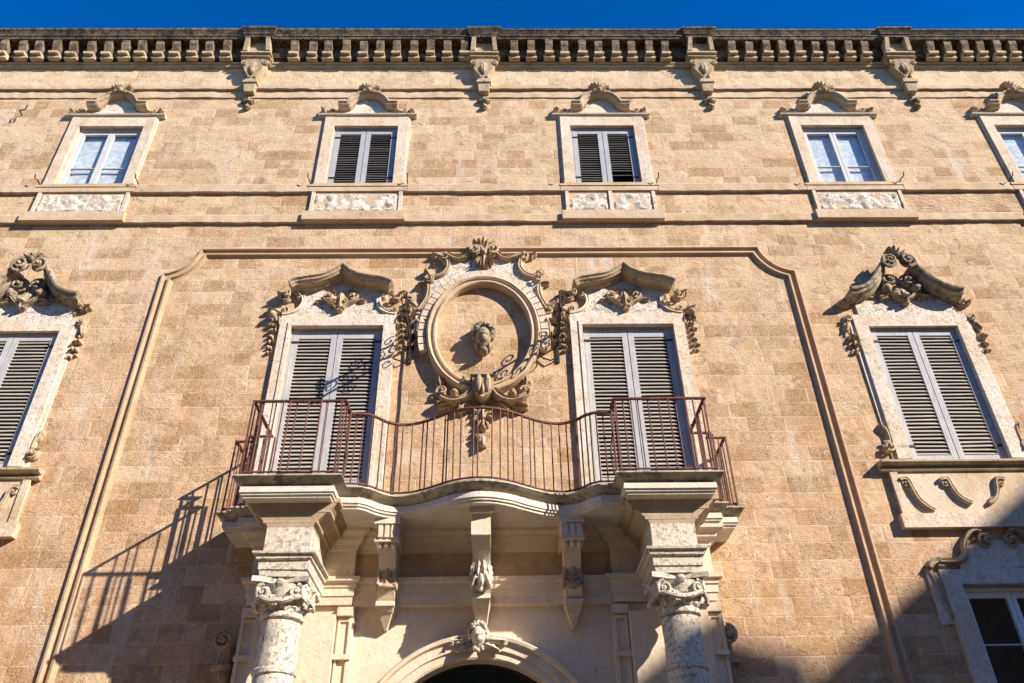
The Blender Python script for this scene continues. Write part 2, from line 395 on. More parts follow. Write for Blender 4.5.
def empty(name, parent=None, loc=(0, 0, 0)):
    o = bpy.data.objects.new(name, None); COL.objects.link(o); o.location = loc; o.empty_display_size = .1
    if parent: o.parent = parent
    return o
def tag(o, label=None, cat=None, group=None, kind=None):
    if label: o['label'] = label
    if cat: o['category'] = cat
    if group: o['group'] = group
    if kind: o['kind'] = kind
    return o
def copy_part(src, parent, dx):
    c = src.copy(); COL.objects.link(c); c.parent = parent; c.location = src.location + Vector((dx, 0, 0))
    return c
def arc(cx, cz, rx, rz, a0, a1, n):
    return [(cx + rx * math.cos(R(a0 + (a1 - a0) * i / n)), cz + rz * math.sin(R(a0 + (a1 - a0) * i / n))) for i in range(n + 1)]
def bez(p0, p1, p2, p3, n=10):
    o = []
    for i in range(n + 1):
        t = i / n; a = (1 - t) ** 3; b = 3 * t * (1 - t) ** 2; c = 3 * t * t * (1 - t); d = t ** 3
        o.append((a * p0[0] + b * p1[0] + c * p2[0] + d * p3[0], a * p0[1] + b * p1[1] + c * p2[1] + d * p3[1]))
    return o
def mir(pts, cx=0.): return [(2 * cx - x, z) for x, z in reversed(pts)]

# ------------------------------------------------------------------ ground
g = MB(); g.add([(-600, -600, 0), (600, -600, 0), (600, 600, 0), (-600, 600, 0)], [(0, 1, 2, 3)])
tag(g.build('street', 'ground', None, 0), kind='structure')

# ------------------------------------------------------------------ palazzo: wall
PAL = tag(empty('palazzo'), 'long baroque palace front of tawny stone blocks with shuttered windows and a carved portal', 'building')
ATT = [-6.92, -2.18, 2.25, 6.62, 10.32]       # attic window centres
AW = .60; AZ0, AZ1 = 12.045, 13.61
DOORS = [-2.2, 2.27]; DW = .71; DZ0, DZ1 = 5.69, 8.93
TALL = [-7.12, 6.71]; TW = .70; TZ0, TZ1 = 6.58, 8.88
LOW = [6.76]; LW = .66; LZ0, LZ1 = 2.3, 4.84
holes = [(c - AW, c + AW, AZ0, AZ1) for c in ATT] + [(c - DW, c + DW, DZ0, DZ1) for c in DOORS] + \
        [(c - TW, c + TW, TZ0, TZ1) for c in TALL] + [(c - LW, c + LW, LZ0, LZ1) for c in LOW] + [(-1.45, 1.45, 0, 4.2)]
xs = sorted({-16., 18.} | {h[0] for h in holes} | {h[1] for h in holes}); zs = sorted({0., 16.0} | {h[2] for h in holes} | {h[3] for h in holes})
w = MB()
for i in range(len(xs) - 1):
    for j in range(len(zs) - 1):
        mx, mz = (xs[i] + xs[i + 1]) / 2, (zs[j] + zs[j + 1]) / 2
        if any(h[0] < mx < h[1] and h[2] < mz < h[3] for h in holes): continue
        w.add([(xs[i], 0, zs[j]), (xs[i + 1], 0, zs[j]), (xs[i + 1], 0, zs[j + 1]), (xs[i], 0, zs[j + 1])], [(0, 1, 2, 3)])
for x0, x1, z0, z1 in holes:
    D = .34
    w.add([(x0, 0, z0), (x0, D, z0), (x0, D, z1), (x0, 0, z1)], [(0, 1, 2, 3)]); w.add([(x1, 0, z0), (x1, D, z0), (x1, D, z1), (x1, 0, z1)], [(3, 2, 1, 0)])
    w.add([(x0, 0, z1), (x1, 0, z1), (x1, D, z1), (x0, D, z1)], [(3, 2, 1, 0)]); w.add([(x0, 0, z0), (x1, 0, z0), (x1, D, z0), (x0, D, z0)], [(0, 1, 2, 3)])
w.add([(-16, .9, 0), (18, .9, 0), (18, .9, 16), (-16, .9, 16)], [(0, 1, 2, 3)])
w.add([(-16, 0, 0), (-16, .9, 0), (-16, .9, 16), (-16, 0, 16)], [(0, 1, 2, 3)]); w.add([(18, 0, 0), (18, .9, 0), (18, .9, 16), (18, 0, 16)], [(0, 1, 2, 3)])
w.add([(-16, 0, 16), (18, 0, 16), (18, .9, 16), (-16, .9, 16)], [(0, 1, 2, 3)])
w.build('wall', 'wall', PAL, 0)

# ------------------------------------------------------------------ string courses, big panel moulding
def string(z0, z1, p, name='string_course', mat='trim', gaps=()):
    segs = []; a = -16.
    for g0, g1 in sorted(gaps): segs.append((a, g0)); a = g1
    segs.append((a, 18.))
    rnd = random.Random(int(z0 * 100))
    for x0, x1 in segs:
        b = MB(); n = max(2, int((x1 - x0) / .06)); rows = []; dp = dz = 0; nxt = x0
        for i in range(n + 1):
            xx = x0 + (x1 - x0) * i / n
            if xx >= nxt: dp = rnd.uniform(-.006, .006); dz = rnd.uniform(-.006, .006); nxt = xx + rnd.uniform(.5, 1.2)
            jz = .012 * noise.noise(Vector((xx * 5, z0, 1))); jp = .012 * noise.noise(Vector((xx * 6, z0, 5)))
            rows.append([(xx, .01, z0 + dz + jz), (xx, -p - dp - jp, z0 + dz + jz), (xx, -p - dp - jp, z1 - .035), (xx, -p * .55, z1), (xx, .01, z1 + .012)])
        b.rings(rows, False); b.build(name, mat, PAL, 20)
string(14.68, 14.80, .075); string(14.475, 14.68, .026)
string(11.87, 12.07, .062, gaps=[(c - .87, c + .87) for c in ATT]); string(11.14, 11.33, .062, gaps=[(c - .86, c + .86) for c in ATT])

pm = MB()
left = [(-5.14, 0.6), (-5.14, 10.05)] + bez((-5.14, 10.05), (-4.86, 10.07), (-4.66, 10.24), (-4.61, 10.57), 8)[0:] 
path = [(-5.14, .6), (-5.14, 10.04)] + bez((-5.14, 10.04), (-4.88, 10.06), (-4.68, 10.26), (-4.62, 10.56), 8)[1:]
path = path + mir(path)
pm.sweep(path, [(.0, -.01), (.0, .048), (-.03, .054), (-.040, .022), (-.06, .010), (-.112, .008), (-.114, .050), (-.146, .056), (-.156, .020), (-.18, .006), (-.205, -.01)])
pm.build('panel_moulding', 'mould', PAL, 30)

# ------------------------------------------------------------------ cornice
BR = [-4.52, 0.02, 4.4, 8.42]
cor = empty('cornice', PAL)
def ressaut(D, half, out):
    pts = [(-16., -D)]
    for c in sorted(BR): pts += [(c - half, -D), (c - half, -D - out), (c + half, -D - out), (c + half, -D)]
    return pts + [(18., -D)]
b = MB()
b.hsweep(ressaut(.08, .30, .10), [(-.10, 15.40), (-.03, 15.40), (-.015, 15.44), (-.03, 15.455), (.005, 15.465), (.01, 15.495), (-.10, 15.498)])
b.build('bed_moulding', 'corn', cor, 25, .008)
b = MB()
b.hsweep(ressaut(.33, .31, .05), [(-.20, 15.965), (-.03, 15.965), (-.015, 16.02), (.0, 16.03), (.0, 16.06), (-.02, 16.065), (.03, 16.16), (.04, 16.17), (.04, 16.22), (-.20, 16.26)], False)
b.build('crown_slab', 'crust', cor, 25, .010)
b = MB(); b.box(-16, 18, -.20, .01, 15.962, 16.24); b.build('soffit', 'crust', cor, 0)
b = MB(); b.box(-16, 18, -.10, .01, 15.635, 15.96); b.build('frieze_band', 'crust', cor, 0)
mo = MB()
mo.box(-.115, .115, -.19, -.095, 15.50, 15.555); mo.box(-.108, .108, -.175, -.095, 15.555, 15.575)
mo.box(-.095, .095, -.255, -.095, 15.575, 15.635); mo.box(-.085, .085, -.235, -.095, 15.635, 15.655)
nk = MB(); nk.xprism([(-.095, 15.656), (-.20, 15.656), (-.225, 15.75), (-.27, 15.84), (-.28, 15.965), (-.095, 15.965)], -.075, .075)
first = None; x = -9.9; rnd = random.Random(3)
while x < 11.6:
    if min(abs(x - c) for c in BR) > .40:
        if first is None:
            first = mo.build('modillion', 'corn', cor, 20, .006); o = first; nf = nk.build('modillion_neck', 'shaded_crust', cor, 20, .006); q = nf
        else:
            o = first.copy(); COL.objects.link(o); o.parent = cor; q = nf.copy(); COL.objects.link(q); q.parent = cor
        o.location = (x + rnd.uniform(-.015, .015), rnd.uniform(-.012, .012), rnd.uniform(-.008, .008)); o.rotation_euler.z = rnd.uniform(-.03, .03)
        o.scale = (rnd.uniform(.9, 1.06), 1, 1); q.location = o.location; q.rotation_euler = o.rotation_euler
    x += .34
# big carved brackets under the cornice
def big_bracket():
    e = empty('cornice_bracket', PAL)
    b = MB(); b.box(-.22, .22, -.20, -.09, 15.645, 15.962)
    for q in (-1, 1): b.frustum((q * .225 - .045, q * .225 + .045, -.27, -.15, 15.648), (q * .20 - .04, q * .20 + .04, -.355, -.15, 15.962))
    b.build('panelled_block', 'corn', e, 20, .006)
    b = MB(); b.box(-.285, .285, -.245, -.02, 15.49, 15.475); b.box(-.265, .265, -.225, -.02, 15.478, 15.56); b.box(-.30, .30, -.275, -.02, 15.563, 15.60); b.box(-.27, .27, -.25, -.02, 15.603, 15.64)
    b.build('abacus', 'corn', e, 20, .006)
    b = MB()
    side_ = bez((.20, 15.42), (.27, 15.22), (.13, 15.10), (.085, 14.88), 12)
    pr = [(x, z) for x, z in side_] + [(-x, z) for x, z in side_[::-1]]
    rows = []
    for k, (yy, sc, fl) in enumerate(((.02, 1., 0), (-.10, 1., .09), (-.135, .8, .10))):
        rows.append([(x * sc, yy - max(0, (z - 14.88) / .54) ** 1.3 * fl, 15.15 + (z - 15.15) * (1 if k < 2 else .92)) for x, z in pr])
    b.rings(rows)
    for sx in (-1, 1):
        b.volute(sx * .195, 15.335, .085, 1.5, 90, -sx, .07, -.175, .24)
        b.scroll([(sx * x, z) for x, z in bez((.17, 15.30), (.22, 15.16), (.10, 15.06), (.06, 14.92), 8)], .022, .03, -.155)
    b.leaf(0, 15.34, -90, .34, .075, .06, -.20, 4, .4)
    b.build('scrolled_console', 'carved', e, 40, .006)
    b = MB(); b.frustum((-.09, .09, -.13, .01, 14.54), (-.12, .12, -.17, .01, 14.74)); b.box(-.14, .14, -.195, .01, 14.743, 14.80); b.box(-.11, .11, -.16, .01, 14.803, 14.88)
    b.build('pendant_block', 'corn', e, 20, .006)
    b = MB(); b.blob(0, 14.33, .11, .05, .10, 0, 3); b.leaf(-.02, 14.34, 175, .13, .05, .08); b.leaf(.02, 14.34, 5, .12, .05, .08); b.blob(.01, 14.16, .075, .055, .09, 0, 9); b.tube([(0, -.03, 14.5), (0, -.04, 14.2)], .02)
    b.build('leaf_drop', 'dark', e, 40, .006)
    return e
src = big_bracket(); kids = list(src.children); src.location.x = BR[0]
for c in BR[1:]:
    e = empty('cornice_bracket', PAL, (c, 0, 0))
    for k in kids:
        q = k.copy(); COL.objects.link(q); q.parent = e

# ------------------------------------------------------------------ shutters and windows
def shutter_mesh(W, z0, z1, pitch, rails, tilt=54, broken=()):
    """one leaf, hinge at x=0, spanning +W; rails: list of (z,height) of cross rails"""
    f = MB(); st = .085; T = .045
    f.box(0, st, 0, T, z0, z1); f.box(W - st, W, 0, T, z0, z1)
    for z, h in rails: f.box(st + .001, W - st - .001, .002, T - .002, z, z + h)
    s = MB(); rr = sorted(rails)
    k = 0
    for a, c in zip(rr[:-1], rr[1:]):
        zb, zt = a[0] + a[1], c[0]
        n = int((zt - zb) / pitch); p = (zt - zb) / max(1, n); 
        for i in range(n):
            zc = zb + (i + .5) * p; k += 1
            if k in broken: continue
            jit = random.uniform(-2.5, 2.5); dd = .41 * pitch; t = R(tilt + jit)
            dy, dz = math.cos(t) * dd, math.sin(t) * dd; th_ = .0055
            tl = random.uniform(-.004, .004)
            y0, y1 = .020 - dy, .020 + dy
            A = [(y0, zc - dz), (y1, zc + dz)]
            nx, nz = -math.sin(t) * th_, math.cos(t) * th_
            poly = [(A[0][0] + nx, A[0][1] + nz), (A[1][0] + nx, A[1][1] + nz), (A[1][0] - nx, A[1][1] - nz), (A[0][0] - nx, A[0][1] - nz)]
            vs = [(st, q[0], q[1] + tl) for q in poly] + [(W - st, q[0], q[1] - tl) for q in poly]
            s.add(vs, [(0, 1, 2, 3), (7, 6, 5, 4)] + [(i_, i_ + 4, (i_ + 1) % 4 + 4, (i_ + 1) % 4) for i_ in range(4)])
    return f, s
def shutters(parent, c, hw, z0, z1, yp, pitch, rails, fm='shutter', sm='slat', broken=((), ())):
    for k, sx in enumerate((1, -1)):
        f, s = shutter_mesh(hw - .012, z0, z1, pitch, rails, broken=broken[k])
        o = f.build('shutter', fm, parent, 0); q = s.build('louvre', sm, o, 0)
        for zz in (z0 + .22, z1 - .22):
            hg = MB(); hg.box(-.012, .10, -.012, -.001, zz, zz + .03); hg.build('hinge', 'iron', o, 0)
        o.location = (c - sx * (hw - .006), yp, 0)
        if sx < 0: o.scale = (-1, 1, 1)
def backing(parent, c, hw, z0, z1, y=.30):
    b = MB(); b.box(c - hw + .003, c + hw - .003, y, y + .02, z0 + .003, z1 - .003); return b.build('dark_interior', 'inside', parent, 0)
def outer_frame(parent, c, hw, z0, z1, y, mat, t=.035):
    b = MB()
    b.box(c - hw + .002, c - hw + t, y, y + .07, z0, z1 - .003); b.box(c + hw - t, c + hw - .002, y, y + .07, z0, z1 - .003); b.box(c - hw + t + .001, c + hw - t - .001, y + .002, y + .068, z1 - t - .003, z1 - .004)
    return b.build('frame', mat, parent, 0)
def casement(parent, c, hw, z0, z1, y, mat, bars=()):
    outer_frame(parent, c, hw, z0, z1, y - .01, mat, .05)
    hw2 = hw - .055
    for sx in (-1, 1):
        x0, x1 = (c - hw2, c - .004) if sx < 0 else (c + .004, c + hw2)
        b = MB(); t = .055
        b.box(x0, x0 + t, y, y + .05, z0 + .01, z1 - .06); b.box(x1 - t, x1, y, y + .05, z0 + .01, z1 - .06)
        b.box(x0 + t + .001, x1 - t - .001, y + .001, y + .049, z0 + .01, z0 + .08); b.box(x0 + t + .001, x1 - t - .001, y + .001, y + .049, z1 - .13, z1 - .06)
        for zz in bars: b.box(x0 + t + .001, x1 - t - .001, y + .004, y + .046, zz - .006, zz + .006)
        o = b.build('sash', mat, parent, 0)
        p = MB(); p.add([(x0 + t - .004, y + .022, z0 + .075), (x1 - t + .004, y + .022, z0 + .075), (x1 - t + .004, y + .022, z1 - .125), (x0 + t - .004, y + .022, z1 - .125)], [(0, 1, 2, 3)]); p.build('pane', 'glass', o, 0)

# ---- attic windows
def attic_stone(c, ap):
    """surround, pediment, apron of one attic window, built about x = 0 then moved"""
    P = empty('attic_window', PAL, (c, 0, 0))
    b = MB()
    b.box(-.785, -AW + .001, -.055, .012, 12.075, 13.861); b.box(AW - .001, .785, -.055, .012, 12.075, 13.86); b.box(-AW + .002, AW - .002, -.053, .012, 13.612, 13.86)
    b.box(-.815, -.785, -.03, .01, 12.08, 13.5); b.box(.785, .815, -.03, .01, 12.08, 13.5)
    # splayed inner arris
    b.box(-.815, -.785, -.032, .01, 13.503, 13.86); b.box(.785, .815, -.032, .01, 13.503, 13.86)
    b.build('surround', 'surround_stone', P, 20, .007)
    b = MB()
    b.sweep([(-.93, 13.865), (.93, 13.865)], [(-.0, -.01), (0, .05), (.025, .06), (.03, .09), (.055, .10), (.065, .08), (.085, -.01)])
    b.build('lintel_cornice', 'frame', P, 30, .006)
    b = MB()   # white niche field below the arch
    fld = [(-.52, 13.955), (.52, 13.955), (.36, 14.03), (.29, 14.12)] + arc(0, 14.12, .28, .25, 4, 176, 10) + [(-.29, 14.12), (-.36, 14.03)]
    b.prism(fld, -.045, .01); b.build('tympanum', 'frame', P, 20, .006)
    b = MB()
    pth = [(-.56, 14.075), (-.37, 14.075)] + bez((-.37, 14.075), (-.31, 14.08), (-.30, 14.37), (0, 14.38), 10)[1:]
    pth = pth + mir(pth)[1:]
    pth2 = [p for i, p in enumerate(pth) if i == 0 or (Vector(p) - Vector(pth[i - 1])).length > .01]
    b.sweep(pth2, [(-.015, -.01), (-.015, .11), (.0, .13), (.012, .175), (.045, .19), (.06, .215), (.085, .21), (.095, -.01)])
    b.build('arched_pediment', 'corn', P, 30, .007)
    b = MB(); b.shell(0, 14.46, .27, .10, 8, 172, 9, -.16, 1.15); b.volute(-.08, 14.43, .05, 1.2, 0, 1, .06, -.20); b.volute(.08, 14.43, .05, 1.2, 180, -1, .06, -.20)
    b.build('shell_crest', 'carved', P, 40, .005)
    for sx in (-1, 1):
        b = MB(); b.volute(sx * .70, 14.04, .085, 1.3, 90, sx, .12); b.leaf(sx * .72, 14.02, 90 - sx * 65, .2, .06, .12, 0, 3); b.leaf(sx * .66, 14.0, 90 + sx * 55, .2, .05, .09, 0, 3); b.blob(sx * .84, 14.02, .055, .045, .14, 0, c + sx)
        b.build('corner_scroll', 'carved', P, 40, .006)
    b = MB()
    b.box(-.86, .86, -.062, .01, 11.872, 11.99); b.box(-.88, .88, -.075, .01, 11.99, 12.035); b.box(-.80, .80, -.056, .01, 12.035, 12.074)
    b.build('sill', 'trim', P, 20, .008)
    b = MB(); b.box(-.78, .78, -.03, .01, 11.345, 11.874)
    b.build('apron_ground', 'trim', P, 0, 0)
    b = MB(); rnd = random.Random(int(c * 10))
    spans = [(-.72, -.05), (.05, .72)] if ap == 2 else [(-.72, .72)]
    for x0, x1 in spans:
        NX = int((x1 - x0) / .03); NZ = 15; rows = []
        for i in range(NX + 1):
            x = x0 + (x1 - x0) * i / NX; row = []
            for j in range(NZ + 1):
                z = 11.40 + .42 * j / NZ
                q = noise.fractal(Vector((x * 5 + c * 3, z * 5, 2.)), .7, 2., 5)
                o = .046 + .014 * max(-.6, q) + .008 * (q > .2) - .012 * (q < -.22)
                if i in (0, NX) or j in (0, NZ): o = .02
                row.append((x, -o, z))
            rows.append(row)
        b.rings(rows, False, False)
    b.build('eroded_apron_panel', 'white', P, 60, 0)
    for x in (-.79, .73) + ((-.03,) if ap == 2 else ()):
        b = MB(); b.box(x, x + .06, -.055, .01, 11.345, 11.873); b.build('apron_border', 'frame', P, 20, .006)
    b = MB(); b.box(-.87, .87, -.12, .01, 11.14, 11.342); b.build('lower_sill', 'trim', P, 20, .008)
    for sx in (-1, 1):
        b = MB(); b.tube([(sx * .86, .0, 12.1), (sx * .86, -.10, 12.12), (sx * .87, -.17, 12.10), (sx * .87, -.20, 12.17)], .011, 5); b.build('shutter_hook', 'iron', P, 40)
    return P
for i, c in enumerate(ATT):
    P = attic_stone(c, 2 if i == 2 else 1)
    if i in (1, 2):
        outer_frame(P, 0, AW, AZ0, AZ1, .02, 'shutter_dark')
        shutters(P, 0, AW - .036, AZ0 + .01, AZ1 - .045, .025, .058, [(AZ0 + .01, .09), (AZ1 - .145, .10)], 'shutter_dark', 'slat_dark', ((), (2, 3, 5) if i == 2 else ()))
        backing(P, 0, AW, AZ0, AZ1)
        if i == 2: P['label'] = 'attic window with broken slats in its shutter'
    else:
        casement(P, 0, AW, AZ0, AZ1, .045, 'white_paint', (12.58,))
        b = MB(); rows = []
        for a in range(49):
            x = -AW + .03 + (2 * AW - .06) * a / 48
            rows.append([(x,   .135 + .002 * math.sin(a * .4), AZ0 + .01), (x, .135 + .002 * math.sin(a * .4), AZ1 - .02)])
        b.rings(rows, False, False); b.build('blind', 'curtain', P, 60)
        backing(P, 0, AW, AZ0, AZ1, .31)
        P['label'] = 'attic window without shutters, pale blind behind glass'

# ---- balcony doors
def balcony_door(c):
    P = empty('balcony_door', PAL, (c, 0, 0))
    b = MB()
    b.box(-.885, -DW + .001, -.07, .012, 5.74, 9.16); b.box(DW - .001, .885, -.07, .012, 5.74, 9.16); b.box(-DW + .002, DW - .002, -.068, .012, 8.932, 9.16)
    b.box(-.76, -DW + .004, -.085, -.06, 5.74, 9.01); b.box(DW - .004, .76, -.085, -.06, 5.74, 9.01); b.box(-.759, .759, -.083, -.06, 8.934, 9.01)
    b.build('surround', 'frame', P, 20, .007)
    b = MB()
    side = [(.90, 9.162)] + bez((.86, 9.165), (.62, 9.18), (.52, 9.36), (.60, 9.52), 8) + [(.66, 9.62)]
    top = bez((.74, 9.60), (.5, 9.65), (.2, 9.70), (0, 9.86), 8)
    poly = mir(side)[::1]
    poly = [(-x, z) for x, z in side]            # left side upward
    outline = poly + mir(top)[0:] + top[::-1][:0]
    outline = poly + [(-x, z) for x, z in top] + [(x, z) for x, z in top[::-1][1:]] + side[::-1]
    b.prism(outline, -.05, .01); b.build('tympanum', 'white', P, 20, .006)
    for sx in (-1, 1):
        b = MB()
        pts = [(sx * x, z) for x, z in bez((.88, 9.17), (.64, 9.19), (.53, 9.36), (.61, 9.53), 10)]
        b.scroll(pts, .035, .09); b.volute(sx * .66, 9.54, .075, 1.4, 180 if sx > 0 else 0, -sx, .13)
        b.build('side_scroll', 'cream', P, 40, .004)
    b = MB()
    half = bez((-.75, 9.58), (-.70, 9.63), (-.60, 9.66), (-.46, 9.68), 8) + bez((-.46, 9.68), (-.28, 9.70), (-.13, 9.76), (0, 9.895), 10)[1:]
    pth = half + mir(half)[1:]
    b.sweep(pth, [(-.045, -.01), (-.045, .06), (-.025, .10), (-.01, .11), (.0, .13), (.0, .23), (.022, .245), (.032, .27), (.06, .28), (.075, .31), (.10, .31), (.11, -.01)])
    b.build('hooded_pediment', 'corn', P, 28, .007)
    for sx in (-1, 1):
        b = MB(); b.volute(sx * .86, 9.50, .095, 1.4, 90, -sx, .20); b.leaf(sx * .84, 9.52, 90 - sx * 70, .2, .07, .18, 0, 3); b.volute(sx * .82, 9.47, .07, 1.3, 90, sx, .10, -.18)
        b.build('end_scroll', 'carved', P, 40, .006)
    b = MB()
    for q in (-1, 1):
        b.volute(q * .19, 9.50, .095, 1.5, 90, -q, .13, -.04, .22); b.volute(q * .085, 9.41, .06, 1.3, 90, q, .13, -.04, .24)
        b.scroll([(q * x, z) for x, z in bez((.27, 9.46), (.20, 9.36), (.10, 9.36), (.05, 9.26), 8)], .022, .10, -.04); b.leaf(q * .24, 9.44, 90 - q * 105, .17, .05, .10, -.04, 3); b.leaf(q * .06, 9.56, 90 - q * 55, .16, .045, .10, -.04, 3)
    b.leaf(0, 9.62, -90, .32, .065, .13, -.05, 4, .5); b.blob(0, 9.29, .05, .045, .11, -.04, 7); b.blob(0, 9.205, .06, .025, .11, -.04, 2)
    b.build('carved_ornament', 'carved', P, 40, .006)
    for sx in (-1, 1):
        b = MB()
        b.volute(sx * .86, 9.24, .085, 1.3, 90, sx, .16); b.leaf(sx * .9, 9.22, 90 - sx * 75, .24, .075, .16, 0, 3); b.blob(sx * 1.02, 9.14, .07, .06, .16, 0, 3)
        b.drop(sx * 1.00, 9.12, 8.42, .115, .10, 0., 7, 4 + sx); b.leaf(sx * .93, 9.2, -90 - sx * 10, .25, .06, .12, 0, 3)
        b.build('festoon', 'carved', P, 40, .006)
    outer_frame(P, 0, DW, DZ0, DZ1, .015, 'shutter', .03)
    rails = [(DZ0 + .05, .10), (6.22, .16), (DZ1 - .17, .13)]
    shutters(P, 0, DW - .03, DZ0 + .05, DZ1 - .035, .020, .062, rails)
    backing(P, 0, DW, DZ0, DZ1)
    return P
for c in DOORS: balcony_door(c)

# ---- tall side windows
def tall_window(c):
    P = empty('tall_window', PAL, (c, 0, 0))
    b = MB()
    b.box(-.90, -TW + .001, -.06, .012, 6.60, 9.10); b.box(TW - .001, .90, -.06, .012, 6.60, 9.10); b.box(-TW + .002, TW - .002, -.058, .012, 8.882, 9.10)
    b.box(-.96, -.90, -.03, .01, 6.60, 9.05); b.box(.90, .96, -.03, .01, 6.60, 9.05)
    b.build('surround', 'frame', P, 20, .007)
    b = MB(); b.prism([(-.78, 9.102), (.78, 9.102), (.78, 9.36), (.42, 9.48), (.12, 9.85), (-.12, 9.85), (-.42, 9.48), (-.78, 9.36)], -.04, .01)
    b.build('tympanum', 'white', P, 20, .007)
    for sx in (-1, 1):
        b = MB()
        pts = bez((.88, 9.36), (.52, 9.38), (.36, 9.62), (.18, 9.93), 14)
        if sx < 0: pts = [(-x, z) for x, z in pts]
        else: pts = pts[::-1]
        b.sweep(pts, [(-.03, -.01), (-.03, .10), (-.01, .16), (.01, .18), (.02, .25), (.06, .265), (.07, .30), (.10, .31), (.125, .29), (.135, -.01)])
        b.build('pediment_half', 'dark', P, 28, .008)
        b = MB(); b.volute(sx * .145, 10.0, .15, 1.6, 270, sx, .14, -.27, .2); b.build('pediment_volute', 'dark', P, 40, .005)
        b = MB(); b.volute(sx * .92, 9.33, .075, 1.3, 90, -sx, .20); b.leaf(sx * .90, 9.31, 90 - sx * 80, .17, .06, .18, 0, 3)
        b.build('pediment_end_scroll', 'carved', P, 40, .006)
        b = MB(); b.volute(sx * .98, 9.04, .085, 1.4, 90, sx, .15); b.leaf(sx * .98, 9.02, -90 + sx * 20, .25, .06, .12, 0, 3)
        b.drop(sx * 1.0, 8.74, 8.36, .15, .12, 0, 3, 9); b.tube([(sx * .99, -.05, 9.0), (sx * 1.03, -.05, 8.75)], .018)
        b.build('side_drop', 'carved', P, 40, .006)
        b = MB(); b.volute(sx * .985, 6.78, .105, 1.5, 120 if sx < 0 else 60, sx, .16, 0, .22, [(sx * .95, 7.1), (sx * .93, 7.0), (sx * .93, 6.88)]); b.leaf(sx * .95, 6.98, 90 - sx * 15, .2, .05, .1, 0, 2)
        b.build('foot_scroll', 'carved', P, 40, .006)
    b = MB(); b.shell(0, 10.10, .22, .12, 5, 175, 7, -.26); b.build('crest_leaf', 'dark', P, 40, .005)
    b = MB(); b.ell((0, -.06, 9.46), (.10, .05, .13), 16, 10, .1, 3); b.leaf(0, 9.56, -90, .28, .09, .10, -.07, 4, .4); b.volute(-.14, 9.66, .135, 1.6, 0, 1, .16, -.08, .2); b.volute(.14, 9.66, .135, 1.6, 180, -1, .16, -.08, .2); b.blob(0, 9.33, .06, .05, .18, -.04, 8); b.scroll(bez((-.2, 9.62), (-.26, 9.42), (-.1, 9.32), (0, 9.27), 8), .03, .15); b.scroll(bez((0, 9.27), (.1, 9.32), (.26, 9.42), (.2, 9.62), 8), .03, .15)
    b.leaf(-.12, 9.42, 200, .26, .07, .14, -.04, 3); b.leaf(.12, 9.42, -20, .26, .07, .14, -.04, 3); b.leaf(0, 9.4, -90, .22, .09, .16, -.05, 3); b.blob(-.22, 9.5, .07, .08, .16, -.04, 1); b.blob(.22, 9.5, .07, .08, .16, -.04, 6)
    b.leaf(-.2, 9.36, 170, .42, .06, .08, -.04, 4); b.leaf(.2, 9.36, 10, .42, .06, .08, -.04, 4)
    b.v = [(x * 1.08, y, z + .07) for x, y, z in b.v]
    b.build('carved_cartouche', 'dark', P, 40, .006)
    b = MB()
    b.sweep([(-1.2, 6.40), (1.2, 6.40)], [(0, -.01), (0, .075), (.018, .09), (.03, .085), (.035, .06), (.07, .06), (.08, .14), (.10, .165), (.125, .17), (.14, .15), (.165, -.01)])
    b.build('sill', 'corn', P, 30, .007)
    b = MB(); b.box(-1.08, 1.08, -.05, .01, 5.78, 6.40); b.box(-1.09, -.99, -.075, -.05, 5.78, 6.39); b.box(.99, 1.09, -.075, -.05, 5.78, 6.39); b.build('apron', 'apron_stone', P, 20, .006)
    b = MB(); b.box(-1.13, 1.13, -.10, .01, 5.58, 5.775); b.build('apron_base', 'surround_stone', P, 20, .008)
    for sx in (-1, 1):
        for (x0, zt, hgt, wd) in ((.82, 6.29, .47, .17), (.28, 6.28, .36, .16)):
            b = MB()
            pts = bez((x0 + wd, zt - .02), (x0 - .05, zt + .09), (x0 + wd * .9, zt - hgt * .65), (x0 - wd, zt - hgt), 14)
            b.scroll([(sx * x, z) for x, z in pts], .030, .06, -.05)
            b.volute(sx * (x0 + wd * .62), zt - .075, .055, 1.4, 90, -sx, .07, -.05, .24)
            b.volute(sx * (x0 - wd * .6), zt - hgt + .055, .045, 1.3, 270, -sx, .07, -.05, .24)
            b.leaf(sx * (x0 + .02), zt - hgt * .5, 270 - sx * 25, .14, .03, .05, -.05, 3)
            b.build('apron_scroll', 'carved', P, 40, .005)
    outer_frame(P, 0, TW, TZ0, TZ1, .012, 'shutter', .03)
    shutters(P, 0, TW - .03, TZ0 + .012, TZ1 - .035, .017, .060, [(TZ0 + .012, .09), (TZ1 - .13, .095)])
    backing(P, 0, TW, TZ0, TZ1)
    return P
for c in TALL: tall_window(c)

